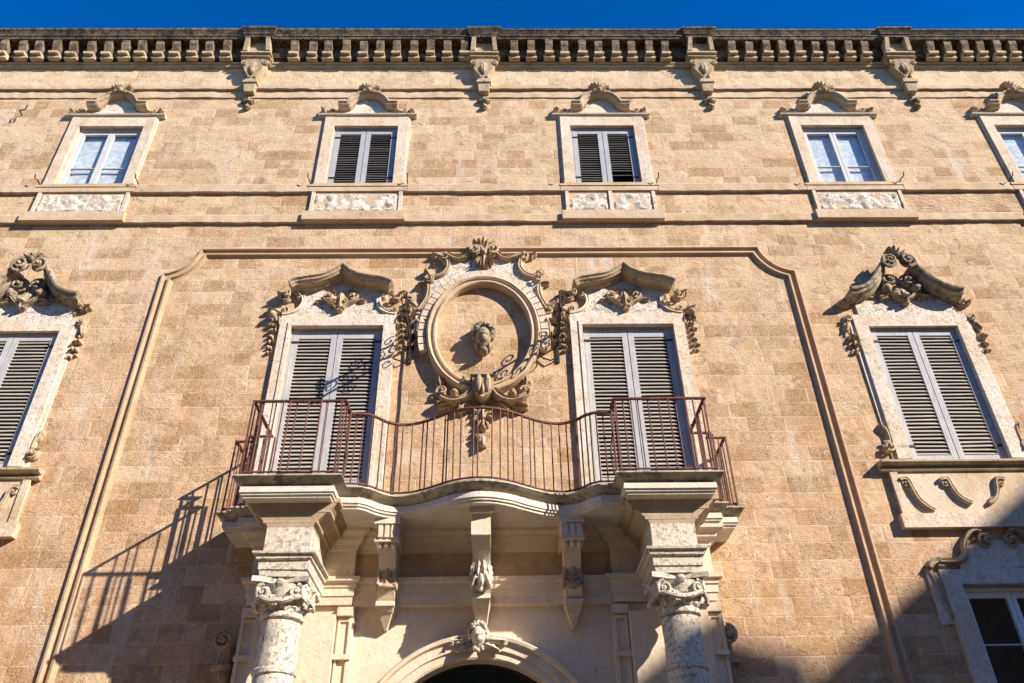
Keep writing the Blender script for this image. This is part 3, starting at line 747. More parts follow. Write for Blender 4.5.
# ---- ground floor glazed door in the shade
def low_door(c):
    P = empty('glazed_window', PAL, (c, 0, 0))
    b = MB()
    b.box(-.90, -LW + .001, -.06, .012, .5, 5.03); b.box(LW - .001, .90, -.06, .012, .5, 5.03); b.box(-LW + .002, LW - .002, -.058, .012, 4.842, 5.03)
    b.box(-1.05, -.90, -.035, .01, 4.35, 5.0); b.box(.90, 1.05, -.035, .01, 4.35, 5.0)
    b.build('surround', 'frame', P, 20, .007)
    b = MB(); b.prism([(-.62, 5.032), (.62, 5.032), (.42, 5.34), (.15, 5.42), (-.15, 5.42), (-.42, 5.34)], -.03, .01); b.build('tympanum', 'frame', P, 20, .006)
    for sx in (-1, 1):
        b = MB()
        pts = [(sx * x, z) for x, z in bez((1.0, 5.06), (.9, 5.25), (.55, 5.0), (.45, 5.30), 10)]
        b.scroll(pts, .04, .10); b.volute(sx * .86, 5.12, .10, 1.4, 0 if sx > 0 else 180, sx, .13); b.leaf(sx * .7, 5.08, 90 - sx * 80, .22, .06, .1, 0, 3); b.leaf(sx * .62, 5.1, 90 + sx * 60, .2, .05, .1, 0, 3)
        b.volute(sx * .16, 5.42, .11, 1.5, 270, sx, .16)
        pts = [(sx * x, z) for x, z in bez((.5, 5.22), (.46, 5.5), (.25, 5.6), (.18, 5.53), 10)]
        b.scroll(pts, .03, .1)
        pts = [(sx * x, z) for x, z in bez((1.02, 5.05), (.92, 4.9), (.98, 4.6), (.90, 4.42), 8)]
        b.scroll(pts, .04, .06)
        b.build('pediment_scroll', 'carved', P, 40, .006)
    casement(P, 0, LW, LZ0, LZ1, .10, 'fresh_white', (3.62, 4.14, 3.05))
    backing(P, 0, LW, LZ0, LZ1)
    P['label'] = 'white framed glazed window in the shade'
    return P
for c in LOW: low_door(c)

# ------------------------------------------------------------------ oval niche with carved head
NI = empty('oval_niche', PAL, (.045, 0, 0))
OC = 8.78; RX, RZ = .72, .94
def oval(k, n=72): return [(( RX + k) * math.cos(2 * PI * i / n), OC + (RZ + k) * math.sin(2 * PI * i / n)) for i in range(n)]
b = MB(); b.sweep(oval(0)[::-1], [(.0, -.01), (.0, .13), (.02, .15), (.045, .145), (.055, .12), (.085, .115), (.095, .15), (.12, .165), (.145, .15), (.155, .10), (.16, -.01)], 0, True)
b.build('oval_ring', 'trim', NI, 35, .004)
b = MB()
for i in range(33):
    a = -14 + 208 * i / 32
    ca, sa = math.cos(R(a)), math.sin(R(a))
    x0, z0 = (RX + .165) * ca, OC + (RZ + .165) * sa
    tn = Vector((-(RX + .2) * sa, (RZ + .2) * ca)).normalized(); nn = Vector((tn.y, -tn.x))
    hw = .050
    p = [Vector((x0, z0)) - tn * hw, Vector((x0, z0)) + tn * hw, Vector((x0, z0)) + tn * hw * 1.12 + nn * .115, Vector((x0, z0)) - tn * hw * 1.12 + nn * .115]
    b.prism([(q.x, q.y) for q in p], -.11, .01)
b.build('gadroon_band', 'surround_stone', NI, 30, .005)
b = MB()
half = [(.0, 10.62)] + [(.22, 10.50)] + bez((.22, 10.42), (.3, 10.22), (.5, 10.30), (.62, 10.40), 6) + bez((.74, 10.32), (.56, 10.2), (.60, 9.95), (.80, 9.86), 6) + bez((.98, 9.78), (.86, 9.5), (.98, 9.3), (1.06, 9.12), 6) + [(1.0, 8.8)]
inner = [(x, z) for x, z in arc(0, OC, RX + .19, RZ + .19, 2, 90, 14)]
poly = half + inner
b.prism(poly, -.062, .01); b.prism([(-x, z) for x, z in poly], -.0621, .01)
b.build('crest_field', 'white', NI, 25, .005)
for sx in (-1, 1):
    b = MB()
    P_ = lambda pts: [(sx * x, z) for x, z in pts]
    b.scroll(P_(bez((.20, 10.44), (.28, 10.20), (.48, 10.24), (.60, 10.36), 12)), .04, .12, -.03)
    b.volute(sx * .64, 10.32, .10, 1.5, 90, -sx, .20, -.03); b.leaf(sx * .68, 10.34, 90 - sx * 75, .2, .07, .16, 0, 3)
    b.scroll(P_(bez((.60, 10.24), (.52, 10.05), (.66, 9.90), (.80, 9.88), 10)), .035, .10, -.03)
    b.volute(sx * .86, 9.84, .10, 1.4, 120, -sx, .22, -.03); b.leaf(sx * .84, 9.92, 90 - sx * 40, .2, .07, .16, 0, 3); b.leaf(sx * .9, 9.8, 90 - sx * 110, .17, .06, .16, 0, 3)
    b.scroll(P_(bez((.88, 9.72), (.84, 9.5), (.93, 9.36), (1.0, 9.24), 10)), .035, .1, -.02)
    b.volute(sx * 1.02, 9.22, .10, 1.4, 100, sx, .16, 0); b.leaf(sx * 1.03, 9.3, 90 - sx * 50, .24, .08, .14, 0, 3); b.leaf(sx * 1.02, 9.14, -90, .4, .08, .13, 0, 4); b.drop(sx * 1.0, 9.1, 8.55, .14, .13, 0, 3, 5)
    b.build('scrollwork', 'carved', NI, 40, .005)
b = MB()
b.shell(0, 10.34, .30, .16, -130, -50, 7, -.06, 1.3); b.volute(-.135, 10.40, .135, 1.6, 0, 1, .20, -.08, .2); b.volute(.135, 10.40, .135, 1.6, 180, -1, .20, -.08, .2)
b.leaf(0, 10.42, -90, .36, .09, .16, -.08, 4, .4)
for a_ in (52, 72, 90, 108, 128): b.leaf(.09 * math.cos(R(a_)), 10.46, a_, .26 if a_ == 90 else .22, .05, .13, -.10, 3, .7)
for sx in (-1, 1): b.leaf(sx * .2, 10.34, 90 - sx * 100, .2, .06, .12, -.04, 3)
b.build('shell_crest', 'carved', NI, 40, .005)

def carved_face(b, x, y, z, sc, tilt):
    """a face looking out of the wall and down by tilt degrees"""
    def fn(d):
        if d.y > .25: return 1.0
        g = lambda px, pz, sx, sz, amp: amp * math.exp(-((d.x - px) / sx) ** 2 - ((d.z - pz) / sz) ** 2)
        k = 1 + g(0, -.10, .11, .20, .34) + g(0, .24, .55, .09, .13) - g(.33, .06, .17, .12, .20) - g(-.33, .06, .17, .12, .20)
        k += g(.33, .05, .09, .06, .10) + g(-.33, .05, .09, .06, .10) + g(.46, -.22, .2, .18, .09) + g(-.46, -.22, .2, .18, .09)
        k += g(0, -.52, .24, .05, -.12) + g(0, -.43, .24, .06, .10) + g(0, -.61, .19, .06, .10) + g(0, -.86, .28, .16, .14)
        return k
    q = MB(); q.ell((0, 0, 0), (.72 * sc, .85 * sc, sc), 26, 22, 0, 0, fn)
    c, s_ = math.cos(R(tilt)), math.sin(R(tilt))
    b.add([(x + px, y + py * c - pz * s_ * -1 * -1, z + py * s_ + pz * c) for px, py, pz in q.v], q.f)
def curls(b, pts, r, yb, seed=0):
    for k, (x, z) in enumerate(pts): b.ell((x, yb, z), (r, r * 1.1, r), 10, 7, .45, seed + k)
b = MB()
carved_face(b, 0, -.14, 8.63, .19, 22)
curls(b, [(.155 * math.cos(R(a)), 8.69 + .13 * math.sin(R(a))) for a in range(-20, 201, 22)], .055, -.13, 3)
curls(b, [(.12 * math.cos(R(a)), 8.76 + .10 * math.sin(R(a))) for a in range(10, 171, 32)], .055, -.22, 13)
for a in (40, 65, 90, 115, 140): b.leaf(.1 * math.cos(R(a)), 8.81 + .05 * math.sin(R(a)), a, .14, .05, .16, -.03, 2, .6)
for sx in (-1, 1): b.leaf(sx * .14, 8.65, 270 - sx * 12, .24, .05, .18, -.03, 3); b.volute(sx * .17, 8.81, .055, 1.2, 90, -sx, .2, -.06)
b.ell((0, -.13, 8.36), (.085, .12, .055), 14, 8, .12, 3); b.tube([(0, 0, 8.49), (0, -.14, 8.42)], .085, 10)
b.v = [(x * .86, y, 8.68 + (z - 8.68) * .9) for x, y, z in b.v]
b.build('carved_head', 'dark', NI, 50, .003)
b = MB()
shield = [(-.16, 7.90), (.16, 7.90), (.14, 7.80), (.155, 7.72), (.09, 7.60), (0, 7.54), (-.09, 7.60), (-.155, 7.72), (-.14, 7.80)]
b.prism(shield, -.24, .01); b.box(-.19, .19, -.275, .01, 7.90, 7.945)
b.ell((-.06, -.24, 7.78), (.05, .06, .16), 10, 8); b.ell((.07, -.24, 7.78), (.05, .06, .16), 10, 8); b.leaf(0, 7.86, -90, .28, .05, .08, -.23, 3)
b.build('small_shield', 'carved', NI, 35, .006)
b = MB()
for sx in (-1, 1):
    b.scroll([(sx * x, z) for x, z in bez((.16, 7.72), (.26, 7.52), (.48, 7.50), (.60, 7.62), 12)], .05, .2)
    b.volute(sx * .60, 7.74, .11, 1.4, 270, sx, .20); b.leaf(sx * .62, 7.8, 90 - sx * 10, .2, .07, .18, 0, 3); b.leaf(sx * .4, 7.55, 90 - sx * 110, .28, .08, .2, 0, 4); b.volute(sx * .28, 7.92, .09, 1.3, 0 if sx < 0 else 180, sx, .22)
    b.leaf(sx * .2, 7.58, 90 - sx * 140, .26, .08, .2, 0, 4); b.blob(sx * .42, 7.66, .07, .06, .22, 0, 2 + sx)
b.build('lower_scroll', 'carved', NI, 40, .006)
b = MB()
b.leaf(0, 7.56, -90, .30, .085, .16, 0, 4)
for q in (-1, 1): b.volute(q * .075, 7.42, .065, 1.3, 90, -q, .15, 0, .24); b.leaf(q * .03, 7.38, -90 + q * 42, .17, .045, .13, 0, 3); b.leaf(q * .02, 7.30, -90 + q * 20, .16, .04, .13, 0, 3)
b.leaf(0, 7.32, -90, .24, .05, .16, 0, 4); b.blob(0, 7.13, .05, .05, .15, 0, 4)
b.box(-.10, .10, -.10, .01, 6.99, 7.02); b.frustum((-.05, .05, -.06, .01, 6.84), (-.09, .09, -.10, .01, 6.985)); b.leaf(0, 7.0, -90, .18, .06, .08, -.08, 3)
b.build('hanging_ornament', 'carved', NI, 40, .006)

# ------------------------------------------------------------------ portal below the balcony
pw = MB(); AZc, AR = 2.73, 1.20
arch = arc(0, AZc, AR, AR, 0, 180, 32)
zz_top = 4.56
outl = [(1.62, 0), (1.62, zz_top), (-1.62, zz_top), (-1.62, 0), (-AR, 0), (-AR, AZc)] + arch[::-1][1:-1] + [(AR, AZc), (AR, 0)]
pw.prism([(x + .02, z) for x, z in outl], -.32, .30)
pw.build('portal_wall', 'cream', PAL, 25, 0)
AV = empty('archivolt', PAL, (.02, 0, 0))
b = MB(); b.sweep([(AR, .9)] + [(AR, AZc)] + arch[1:-1] + [(-AR, AZc), (-AR, .9)], [(.0, .30), (.0, .385), (-.0 + -.02, .40), (-.10, .40), (-.105, .43), (-.20, .435), (-.215, .48), (-.25, .49), (-.27, .45), (-.28, .31)])
b.build('arch_moulding', 'cream', AV, 25, .004)
b = MB(); kz = 4.14
carved_face(b, 0, -.54, kz, .135, 20)
curls(b, [(.115 * math.cos(R(a)), kz + .05 + .10 * math.sin(R(a))) for a in range(-30, 211, 24)], .04, -.50, 5)
curls(b, [(.08 * math.cos(R(a)), kz + .11 + .05 * math.sin(R(a))) for a in range(20, 161, 35)], .04, -.58, 25)
for sx in (-1, 1):
    b.leaf(sx * .10, kz - .02, 90 - sx * 96, .30, .05, .09, -.45, 4); b.leaf(sx * .09, kz - .07, 90 - sx * 118, .24, .045, .09, -.45, 3); b.volute(sx * .36, kz - .07, .045, 1.2, 90, -sx, .1, -.45)
curls(b, [(-.05, kz - .16), (0, kz - .19), (.05, kz - .16)], .035, -.56, 40); b.box(-.06, .06, -.50, -.3, 4.27, 4.34)
b.v = [(x * .84, y, 4.16 + (z - 4.16) * .84) for x, y, z in b.v]
b.build('carved_mask', 'column', AV, 50, .003)
b = MB(); b.prism([(x + .02, z) for x, z in ([(-AR, 0), (AR, 0), (AR, AZc)] + arch[1:-1] + [(-AR, AZc)])], -.12, .28); dr = b.build('portal_door', 'green', PAL, 0)
b = MB()
for a in range(0, 181, 20): b.bar((.02, -.135, AZc + .2), (.02 + 1.16 * math.cos(R(a)), -.135, AZc + .2 + .96 * math.sin(R(a))), .03)
for rr in (.45, .8): b.tube([(.02 + x, -.135, z + .1) for x, z in arc(0, AZc, rr, rr, 0, 180, 20)], .018, 5)
b.tube([(.02 + x * .98, -.13, z) for x, z in arch], .03, 6)
b.build('fanlight_grille', 'iron', dr, 40)
# entablature
EN = empty('entablature', PAL)
b = MB(); b.hsweep([(-1.62, -.30), (1.66, -.30)], [(-.1, 4.55), (.10, 4.55), (.105, 4.63), (.12, 4.635), (.125, 4.72), (.14, 4.725), (.145, 4.79), (.18, 4.81), (.19, 4.86), (.06, 4.885), (-.1, 4.89)])
b.build('architrave', 'cream', EN, 25, .004)
b = MB(); b.box(-1.63, 1.67, -.355, .01, 4.885, 5.205); b.build('frieze', 'trim', EN, 0)
b = MB(); b.hsweep([(-1.63, -.30), (1.67, -.30)], [(-.1, 5.20), (.07, 5.20), (.08, 5.25), (.12, 5.27), (.13, 5.31), (.20, 5.34), (.21, 5.375), (.28, 5.40), (.28, 5.49), (-.1, 5.494)])
b.build('bed_moulding', 'cream', EN, 25, .004)
# pilasters, ressaut blocks and columns
def order(sx):
    cx = .07 + 2.18 * sx
    PI_ = empty('pilaster', PAL)
    b = MB(); b.box(cx - .66, cx + .66, -.40, .01, 0, 4.545)
    b.box(cx - .46, cx + .46, -.52, -.40, 0, 4.42)
    b.build('pier', 'cream', PI_, 20, .004)
    for q in (-1, 1):
        b = MB()     # recessed panel strips on either side
        xx = cx + q * .56
        b.box(xx - .075, xx - .05, -.425, -.40, 3.2, 4.40); b.box(xx + .05, xx + .075, -.425, -.40, 3.2, 4.40); b.box(xx - .05, xx + .05, -.424, -.40, 4.36, 4.40)
        b.box(xx - .10, xx + .10, -.46, -.40, 3.93, 3.985)
        b.box(cx + q * .56 - .09, cx + q * .56 + .09, -.47, -.40, 4.42, 4.52)
        b.build('panel_border', 'cream', PI_, 20, .004)
    b = MB()     # entablature break above the pilaster
    b.hsweep([(cx - .62, .0), (cx - .62, -.46), (cx + .62, -.46), (cx + .62, .0)], [(-.1, 4.55), (.0, 4.55), (.005, 4.64), (.02, 4.645), (.025, 4.74), (.04, 4.745), (.045, 4.79), (.085, 4.81), (.09, 4.86), (.0, 4.885), (0, 5.20), (.02, 5.22), (.03, 5.27), (.09, 5.31), (.10, 5.36), (.17, 5.40), (.17, 5.49), (-.1, 5.494)])
    b.build('entablature_break', 'cream', PI_, 20, .004)
    b = MB(); b.volute(sx * 2.96, 4.20, .13, 1.8, 90, -sx, .14, -.26, .2); b.leaf(sx * 2.93, 4.08, -90, .34, .07, .16, -.22, 3); b.box(min(sx * 2.88, sx * 3.0), max(sx * 2.88, sx * 3.0), -.26, .01, 3.72, 4.2)
    b.box(min(sx * 2.88, sx * 3.05), max(sx * 2.88, sx * 3.05), -.36, .01, 3.86, 3.91)
    b.build('side_volute', 'carved', PI_, 40, .005)
    C = empty('column', PAL)
    cy = -1.08
    ero = .10 if sx < 0 else .04
    prof = [(.208 + .03 * max(0, (3.9 - z)) / 2.5, z) for z in [1.0 + .05 * i for i in range(64)]]
    b = MB(); b.lathe(cx, cy, [p for p in prof if p[1] <= 4.25], 40, ero)
    b.build('shaft', 'column', C, 60)
    b = MB(); b.lathe(cx, cy, [(.208, 4.17), (.226, 4.18), (.234, 4.205), (.224, 4.235), (.20, 4.245)], 30, ero * .4)
    b.build('neck_ring', 'column', C, 40)
    b = MB(); b.lathe(cx, cy, [(.212, 3.60), (.231, 3.615), (.231, 3.655), (.212, 3.67)], 30, ero * .6)
    b.build('shaft_band', 'column', C, 40)
    b = MB(); b.lathe(cx, cy, [(.205, 4.24), (.215, 4.29), (.25, 4.38), (.30, 4.47), (.305, 4.5)], 28, .05)
    for k in range(10):
        a = 2 * PI * k / 10; lx, ly = cx + .215 * math.cos(a), cy + .215 * math.sin(a)
        q = MB(); q.leaf(0, 4.25, 90, .16, .07, .085, 0, 3, 1.2); rot = a + PI / 2
        b.add([(lx + px * math.cos(rot) - py * math.sin(rot), ly + px * math.sin(rot) + py * math.cos(rot), pz) for px, py, pz in q.v], q.f)
    for k in range(4):
        for q_ in (-1, 1):
            a = PI / 4 + k * PI / 2; ox, oy = cx + .285 * math.cos(a), cy + .285 * math.sin(a)
            q = MB(); q.volute(q_ * .035, 4.42, .105, 1.6, 90, q_, .06, -.03, .22); rot = a + PI / 2 + q_ * .55
            b.add([(ox + px * math.cos(rot) - py * math.sin(rot), oy + px * math.sin(rot) + py * math.cos(rot), pz) for px, py, pz in q.v], q.f)
    for k in range(4):
        a = k * PI / 2; b.ell((cx + .285 * math.cos(a), cy + .285 * math.sin(a), 4.51), (.055, .055, .045), 10, 8, .3, k)
    for k in range(4):      # small garlands slung between the volutes
        a0 = PI / 4 + k * PI / 2
        b.tube([(cx + (.34 - .03 * math.sin(PI * t / 8)) * math.cos(a0 + PI / 2 * t / 8), cy + (.34 - .03 * math.sin(PI * t / 8)) * math.sin(a0 + PI / 2 * t / 8), 4.40 - .09 * math.sin(PI * t / 8)) for t in range(9)], [.02 + .014 * math.sin(PI * t / 8) for t in range(9)], 6)
    b.build('capital', 'column', C, 45, .018 if sx < 0 else .005)
    b = MB()
    ab = []
    for k in range(4):
        a0 = PI / 4 + k * PI / 2; a1 = a0 + PI / 2
        for t in (0, .08, .3, .5, .7, .92):
            x = math.cos(a0) * (1 - t) + math.cos(a1) * t; y = math.sin(a0) * (1 - t) + math.sin(a1) * t
            rr = .47 * (1 - .28 * math.sin(PI * t))
            k2 = rr / .47
            ab.append((cx + .44 * x * k2, cy + .44 * y * k2))
    b.rings([[(x, y, z) for x, y in ab] for z in (4.53, 4.585)])
    b.build('abacus', 'column', C, 20, .008 if sx < 0 else .003)
    b = MB(); jit = .014 if sx < 0 else .004
    hx = .255; yf = -1.34
    b.hsweep([(cx - hx, -.4), (cx - hx, yf), (cx + hx, yf), (cx + hx, -.4)], [(-.15, 4.588), (.0, 4.588), (.004, 4.66), (.018, 4.665), (.02, 4.76), (.05, 4.78), (.055, 4.825), (.085, 4.835), (.09, 4.862), (.0, 4.875), (-.15, 4.876)])
    b.build('architrave_block', 'column', C, 20, jit)
    b = MB(); b.box(cx - hx, cx + hx, yf, -.4, 4.877, 5.16); b.build('frieze_block', 'column', C, 0)
    b = MB()
    for o0, o1, z0, z1 in ((.0, .02, 5.162, 5.21), (.05, .055, 5.21, 5.245), (.06, .15, 5.245, 5.33), (.19, .195, 5.33, 5.37), (.20, .26, 5.37, 5.44), (.29, .29, 5.44, 5.492)):
        b.frustum((cx - hx - o0, cx + hx + o0, yf - o0 * .12, -.4, z0), (cx - hx - o1, cx + hx + o1, yf - o1 * .12, -.4, z1))
    b.build('flared_bed_moulding', 'bedstone', C, 20, .004)
for sx in (-1, 1): order(sx)

# consoles
def console(cx, centre=False):
    P = empty('console', PAL, (cx, 0, 0))
    if not centre:
        b = MB(); b.box(-.18, .18, -.92, -.3, 5.37, 5.491); b.box(-.155, .155, -.885, -.3, 5.20, 5.37)
        for k in (-1, 0, 1): b.box(k * .09 - .028, k * .09 + .028, -.905, -.88, 5.205, 5.355)
        b.build('capped_block', 'cream', P, 20, .004)
        b = MB(); b.box(-.17, .17, -.88, -.3, 5.16, 5.20)
        for k in (-1, 0, 1): b.ell((k * .1, -.80, 5.14), (.045, .05, .05), 10, 6)
        b.xprism([(-.3, 5.16), (-.80, 5.16), (-.74, 5.02), (-.63, 4.92), (-.60, 4.80), (-.64, 4.70), (-.56, 4.58), (-.50, 4.55), (-.3, 4.55)], -.12, .12)
        b.build('curved_body', 'cream', P, 25, .005)
        b = MB(); b.leaf(0, 5.02, -90, .38, .10, .07, -.60, 4, .6); b.leaf(-.09, 4.96, -100, .30, .045, .07, -.60, 3); b.leaf(.09, 4.96, -80, .30, .045, .07, -.60, 3); b.ell((0, -.62, 4.70), (.13, .06, .035), 10, 7, .3, 2); b.volute(-.11, 4.72, .05, 1.2, 90, 1, .08, -.60); b.volute(.11, 4.72, .05, 1.2, 90, -1, .08, -.60)
        b.build('acanthus', 'carved', P, 40, .006)
        b = MB(); b.frustum((-.02, .02, -.40, -.30, 4.27), (-.12, .12, -.52, -.30, 4.43)); b.frustum((-.13, .13, -.53, -.30, 4.432), (-.15, .15, -.57, -.30, 4.488)); b.box(-.165, .165, -.60, -.30, 4.49, 4.545); b.build('pendant', 'cream', P, 20, .004)
    else:
        b = MB(); b.box(-.17, .17, -1.22, -.3, 5.37, 5.491); b.box(-.14, .14, -1.16, -.3, 5.12, 5.37)
        b.xprism([(-.3, 5.12), (-1.10, 5.12), (-.98, 5.0), (-.88, 4.90), (-.84, 4.80), (-.86, 4.70), (-.76, 4.56), (-.3, 4.56)], -.125, .125)
        b.build('curved_body', 'cream', P, 25, .005)
        b = MB(); b.leaf(0, 4.96, -90, .40, .125, .07, -.85, 5, .5)
        for q in (-1, 1): b.leaf(q * .09, 4.94, -90 + q * 8, .34, .055, .075, -.84, 5, .5); b.leaf(q * .05, 4.80, -90 + q * 22, .22, .045, .10, -.86, 3, .6); b.leaf(q * .03, 4.97, -90 + q * 4, .26, .04, .11, -.85, 4, .4)
        b.ell((0, -.93, 4.66), (.045, .05, .075), 10, 7, .25, 2); b.ell((0, -.90, 4.58), (.03, .035, .04), 8, 6)
        b.build('acanthus', 'column', P, 40, .006)
        b = MB(); b.frustum((-.10, .10, -.55, -.30, 4.30), (-.16, .16, -.78, -.30, 4.50)); b.box(-.175, .175, -.80, -.30, 4.50, 4.555); b.build('pendant', 'cream', P, 20, .004)
    k_ = .84 if not centre else .80
    for ch in P.children:
        ch.scale = (k_ * (.78 if ch.name.startswith('pendant') else 1), 1, 1)
console(-1.07); console(1.14); console(.055, True)

# ------------------------------------------------------------------ balcony
hp = [(0.0, -1.40), (.18, -1.375), (.38, -1.29), (.58, -1.15), (.76, -1.04), (.92, -.985), (1.06, -.985), (1.20, -1.06), (1.31, -1.18), (1.42, -1.25), (1.63, -1.265), (1.63, -1.585), (2.76, -1.585), (2.76, -.70), (3.02, -.70), (3.02, -.56), (3.25, -.56), (3.25, .05)]
def smooth_curve(h):      # refine the curved part
    cur = h[:10]; out = []
    for i in range(len(cur) - 1):
        p0 = Vector(cur[i - 1]) if i else Vector((-cur[1][0], cur[1][1])); p1 = Vector(cur[i]); p2 = Vector(cur[i + 1]); p3 = Vector(cur[i + 2]) if i + 2 < len(cur) else p2 + (p2 - p1)
        for k in range(3):
            t = k / 3
            out.append(tuple(.5 * ((2 * p1) + (p2 - p0) * t + (2 * p0 - 5 * p1 + 4 * p2 - p3) * t * t + (3 * p1 - p0 - 3 * p2 + p3) * t ** 3)))
    return out + h[9:]
hps = smooth_curve(hp)
plan = [(-x, y) for x, y in hps[::-1]] + hps[1:]
plan = [(x + .045, y) for x, y in plan]
BA = empty('balcony', PAL)
b = MB()
b.hsweep(plan, [(.0, 5.684), (.055, 5.680), (.062, 5.658), (.045, 5.648), (.02, 5.626), (-.025, 5.602), (-.045, 5.590), (-.048, 5.570)])
b.build('slab', 'slab', BA, 25, .004)
b = MB()
b.hsweep(plan, [(-.07, 5.569), (-.03, 5.567), (-.026, 5.498), (-.042, 5.492), (-.046, 5.470), (-.066, 5.464), (-.07, 5.439)])
b.build('slab_band', 'bandstone', BA, 25, .004)

RAIL = tag(empty('balcony_railing'), 'rusty red iron railing following the curved edge of the stone balcony', 'railing')
ZR0, ZR1 = 5.735, 6.685
def inset(path, d):
    n = len(path); out = []
    for i in range(n):
        a = Vector(path[i]); t1 = (a - Vector(path[i - 1])).normalized() if i else None; t2 = (Vector(path[i + 1]) - a).normalized() if i < n - 1 else None
        t1 = t1 or t2; t2 = t2 or t1
        n1 = Vector((-t1.y, t1.x)); n2 = Vector((-t2.y, t2.x)); nn = (n1 + n2).normalized(); k = 1 / max(.35, nn.dot(n1))
        out.append(a + nn * d * k)
    return out
rp = inset(plan, .010)
b = MB(); b.hsweep([tuple(p) for p in rp], [(-.020, ZR1 - .014), (.020, ZR1 - .014), (.022, ZR1), (.016, ZR1 + .010), (-.016, ZR1 + .010), (-.022, ZR1), (-.020, ZR1 - .014)], False)
b.build('top_rail', 'rust', RAIL, 30)
b = MB(); b.hsweep([tuple(p) for p in rp], [(-.012, ZR0 - .008), (.012, ZR0 - .008), (.012, ZR0 + .008), (-.012, ZR0 + .008), (-.012, ZR0 - .008)], False)
b.build('bottom_rail', 'rust', RAIL, 30)
bb = MB(); bb.tube([(0, 0, ZR0), (0, 0, ZR1 - .012)], .0092, 6)
firstb = bb.build('baluster', 'rust', RAIL, 40)
cp = MB(); cp.box(-.010, .010, -.010, .010, 5.68, ZR1 - .01)
firstp = cp.build('post', 'rust', RAIL, 0)
fb = fp = True; rnd = random.Random(5)
def put(src, p, flag):
    o = src if flag else src.copy()
    if not flag: COL.objects.link(o); o.parent = RAIL
    o.location = (p.x, p.y, 0); o.rotation_euler = (rnd.uniform(-.006, .006), rnd.uniform(-.006, .006), rnd.uniform(0, 1) if src is firstb else 0)
# sharp corners carry posts; balusters in between at an even step
crn = [0]
for i in range(1, len(rp) - 1):
    t1 = (rp[i] - rp[i - 1]).normalized(); t2 = (rp[i + 1] - rp[i]).normalized()
    if t1.dot(t2) < .6: crn.append(i)
crn.append(len(rp) - 1)
for a, c in zip(crn[:-1], crn[1:]):
    seg = rp[a:c + 1]; L = sum((seg[i + 1] - seg[i]).length for i in range(len(seg) - 1))
    n = max(1, round(L / .108))
    for k in range(n):
        d = L * k / n; i = 0
        while i < len(seg) - 2 and d > (seg[i + 1] - seg[i]).length: d -= (seg[i + 1] - seg[i]).length; i += 1
        p = seg[i] + (seg[i + 1] - seg[i]).normalized() * d
        if k == 0: put(firstp, p, fp); fp = False
        else: put(firstb, p, fb); fb = False
put(firstp, rp[-1], False)
# scrolled feet at the two re-entrant corners
for sx in (-1, 1):
    b = MB(); x = sx * 1.62 + .035
    b.tube([(x, -1.25, 5.82), (x - sx * .03, -1.32, 6.1), (x + sx * .02, -1.40, 6.4), (x, -1.50, 6.66)], .010, 6); b.build('brace', 'rust', RAIL, 40)

# ------------------------------------------------------------------ iron flag brackets and cable on the wall
def flag_bracket(x, label):
    P = tag(empty('iron_bracket', None, (x, 0, 0)), label, 'bracket', 'wrought iron brackets beside the oval niche')
    b = MB(); b.box(-.022, .022, -.03, .0, 8.26, 9.02); b.box(-.05, .05, -.035, .0, 8.52, 8.62); b.box(-.05, .05, -.035, .0, 8.72, 8.80); b.build('wall_plate', 'iron', P, 0)
    for z, L in ((8.57, .92), (8.76, .80)):
        b = MB(); b.bar((0, -.02, z), (0, -L, z + .01), .026); b.ell((0, -L, z + .01), (.03, .04, .03), 8, 6); b.build('arm', 'iron', P, 0)
    def curl(yc, zc, r, a0, dr, turns=1.35):
        pts = []
        for i in range(24):
            t = i / 23; rr = r * (1 - .8 * t); a = R(a0) + dr * 2 * PI * turns * t
            pts.append((0, yc + rr * math.cos(a), zc + rr * math.sin(a)))
        return pts
    for yc, zc, r, a0, dr in ((-.22, 8.665, .08, 90, 1), (-.40, 8.665, .08, -90, 1), (-.58, 8.665, .08, 90, 1), (-.30, 8.86, .09, -90, 1), (-.52, 8.86, .085, -90, -1), (-.30, 8.46, .09, 90, -1), (-.56, 8.46, .085, 90, 1), (-.78, 8.68, .10, 200, -1)):
        b = MB(); b.tube(curl(yc, zc, r, a0, dr), .010, 5); b.build('scroll', 'iron', P, 50)
    b = MB(); b.tube([(0, -.86, 8.5), (0, -.87, 8.95)], .016, 6); b.tube([(-.07, -.86, 8.86), (.07, -.86, 8.86)], .014, 6); b.tube([(-.06, -.86, 8.6), (.06, -.86, 8.6)], .012, 6); b.tube([(-.07, -.86, 8.86), (-.05, -.86, 8.74), (0, -.86, 8.7), (.05, -.86, 8.74), (.07, -.86, 8.86)], .010, 5)
    b.build('flag_socket', 'iron', P, 40)
    b = MB(); sx = -1
    b.tube([(0, -.03, 8.36), (0, -.06, 8.33), (sx * .12, -.07, 8.27), (sx * .24, -.05, 8.33), (sx * .27, -.05, 8.38)], .013, 6); b.build('hook', 'iron', P, 40)
flag_bracket(-1.06, 'scrolled iron bracket projecting between the oval niche and the shutters, its shadow over the slats')
flag_bracket(1.17, 'scrolled iron bracket projecting by the oval niche, its shadow inside the oval ring')
b = MB(); pts = [(-1.155 + .006 * math.sin(i * 1.7), -.022, 5.76 + (9.15 - 5.76) * i / 16) for i in range(17)]
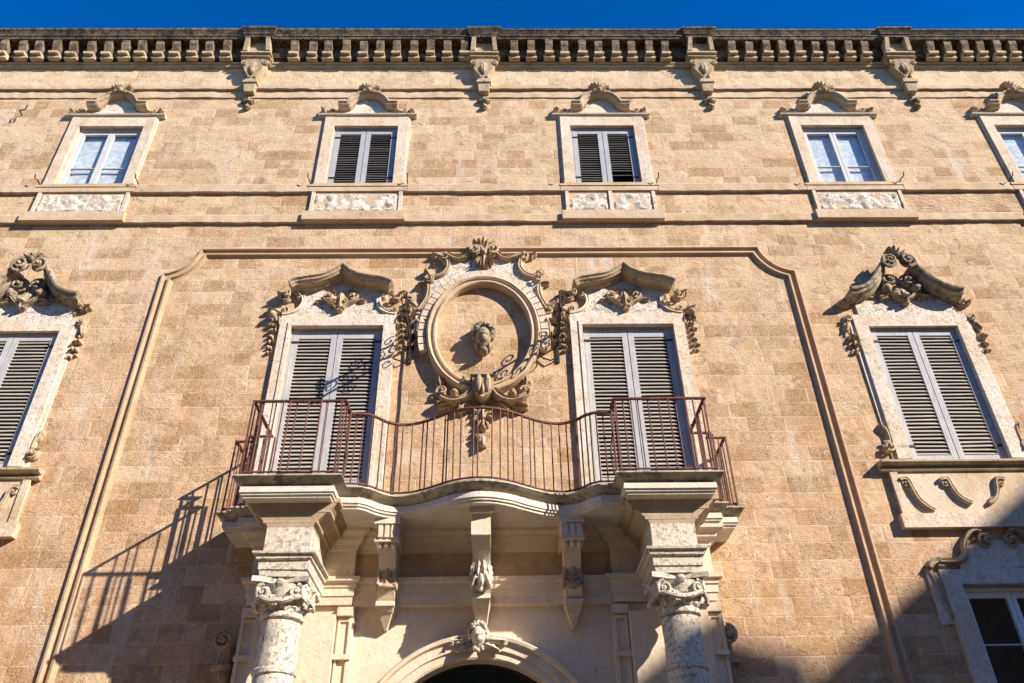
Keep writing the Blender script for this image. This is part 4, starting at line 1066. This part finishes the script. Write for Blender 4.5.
b.tube(pts, .011, 6); b = b.build('wall_cable', 'cable', None, 50)
tag(b, 'thin dark cable running down the wall beside the balcony door', 'cable')
b = MB(); b.tube([(-8.72, .0, 13.98), (-8.72, -.12, 13.99), (-8.66, -.16, 13.93), (-8.58, -.16, 13.96), (-8.56, -.18, 14.06)], .012, 5)
tag(b.build('wall_hook', 'iron', None, 50), 'bent iron hook sticking out of the wall beside an attic window', 'hook')

# ------------------------------------------------------------------ houses across the street (behind the camera; two throw the shade on the lower wall, three added to block sky light)
def house(name, label, x0, x1, y0, y1, za, zb):
    """front face at y0 (towards the palace), back at y1 (< y0); za, zb heights at x0 and x1"""
    H_ = tag(empty(name), label, 'building')
    b = MB(); vs = [(x0, y0, 0), (x1, y0, 0), (x1, y1, 0), (x0, y1, 0), (x0, y0, za), (x1, y0, zb), (x1, y1, zb), (x0, y1, za)]
    b.add(vs, [(0, 1, 5, 4), (1, 2, 6, 5), (2, 3, 7, 6), (3, 0, 4, 7), (4, 5, 6, 7), (0, 3, 2, 1)]); b.build('wall', 'roof', H_, 0)
    nx = max(1, int((x1 - x0) / 2.6))
    for i in range(nx):
        for z in (5., 9., 13.):
            cx = x0 + (i + .5) * (x1 - x0) / nx
            b = MB(); b.box(cx - .45, cx + .45, y0 + .003, y0 + .05, z, z + 1.8); q = b.build('window', 'shutter', H_, 0)
            b = MB(); b.box(cx - .6, cx + .6, y0 + .003, y0 + .14, z - .15, z - .003); b.build('sill', 'frame', q, 0)
house('corner_house', 'plain rendered house across the street from the palace', 27.5, 44, -12.2, -21, 20.1, 20.1)
house('narrow_house', 'narrow rendered house beside the corner house across the street', 22.9, 24.15, -14, -20, 18.35, 18.0)
house('sky_block_house', 'long unseen house added across the street to block sky light, opposite the left wing', -40, -8, -22, -32, 16.5, 16.5)
house('sky_block_house', 'lower unseen house added across the street to block sky light, opposite the portal', -7.9, 10, -22, -32, 15.0, 15.0)
house('sky_block_house', 'unseen house added across the street beside the narrow house to block sky light', 10.1, 22.8, -22, -32, 17.0, 17.0)
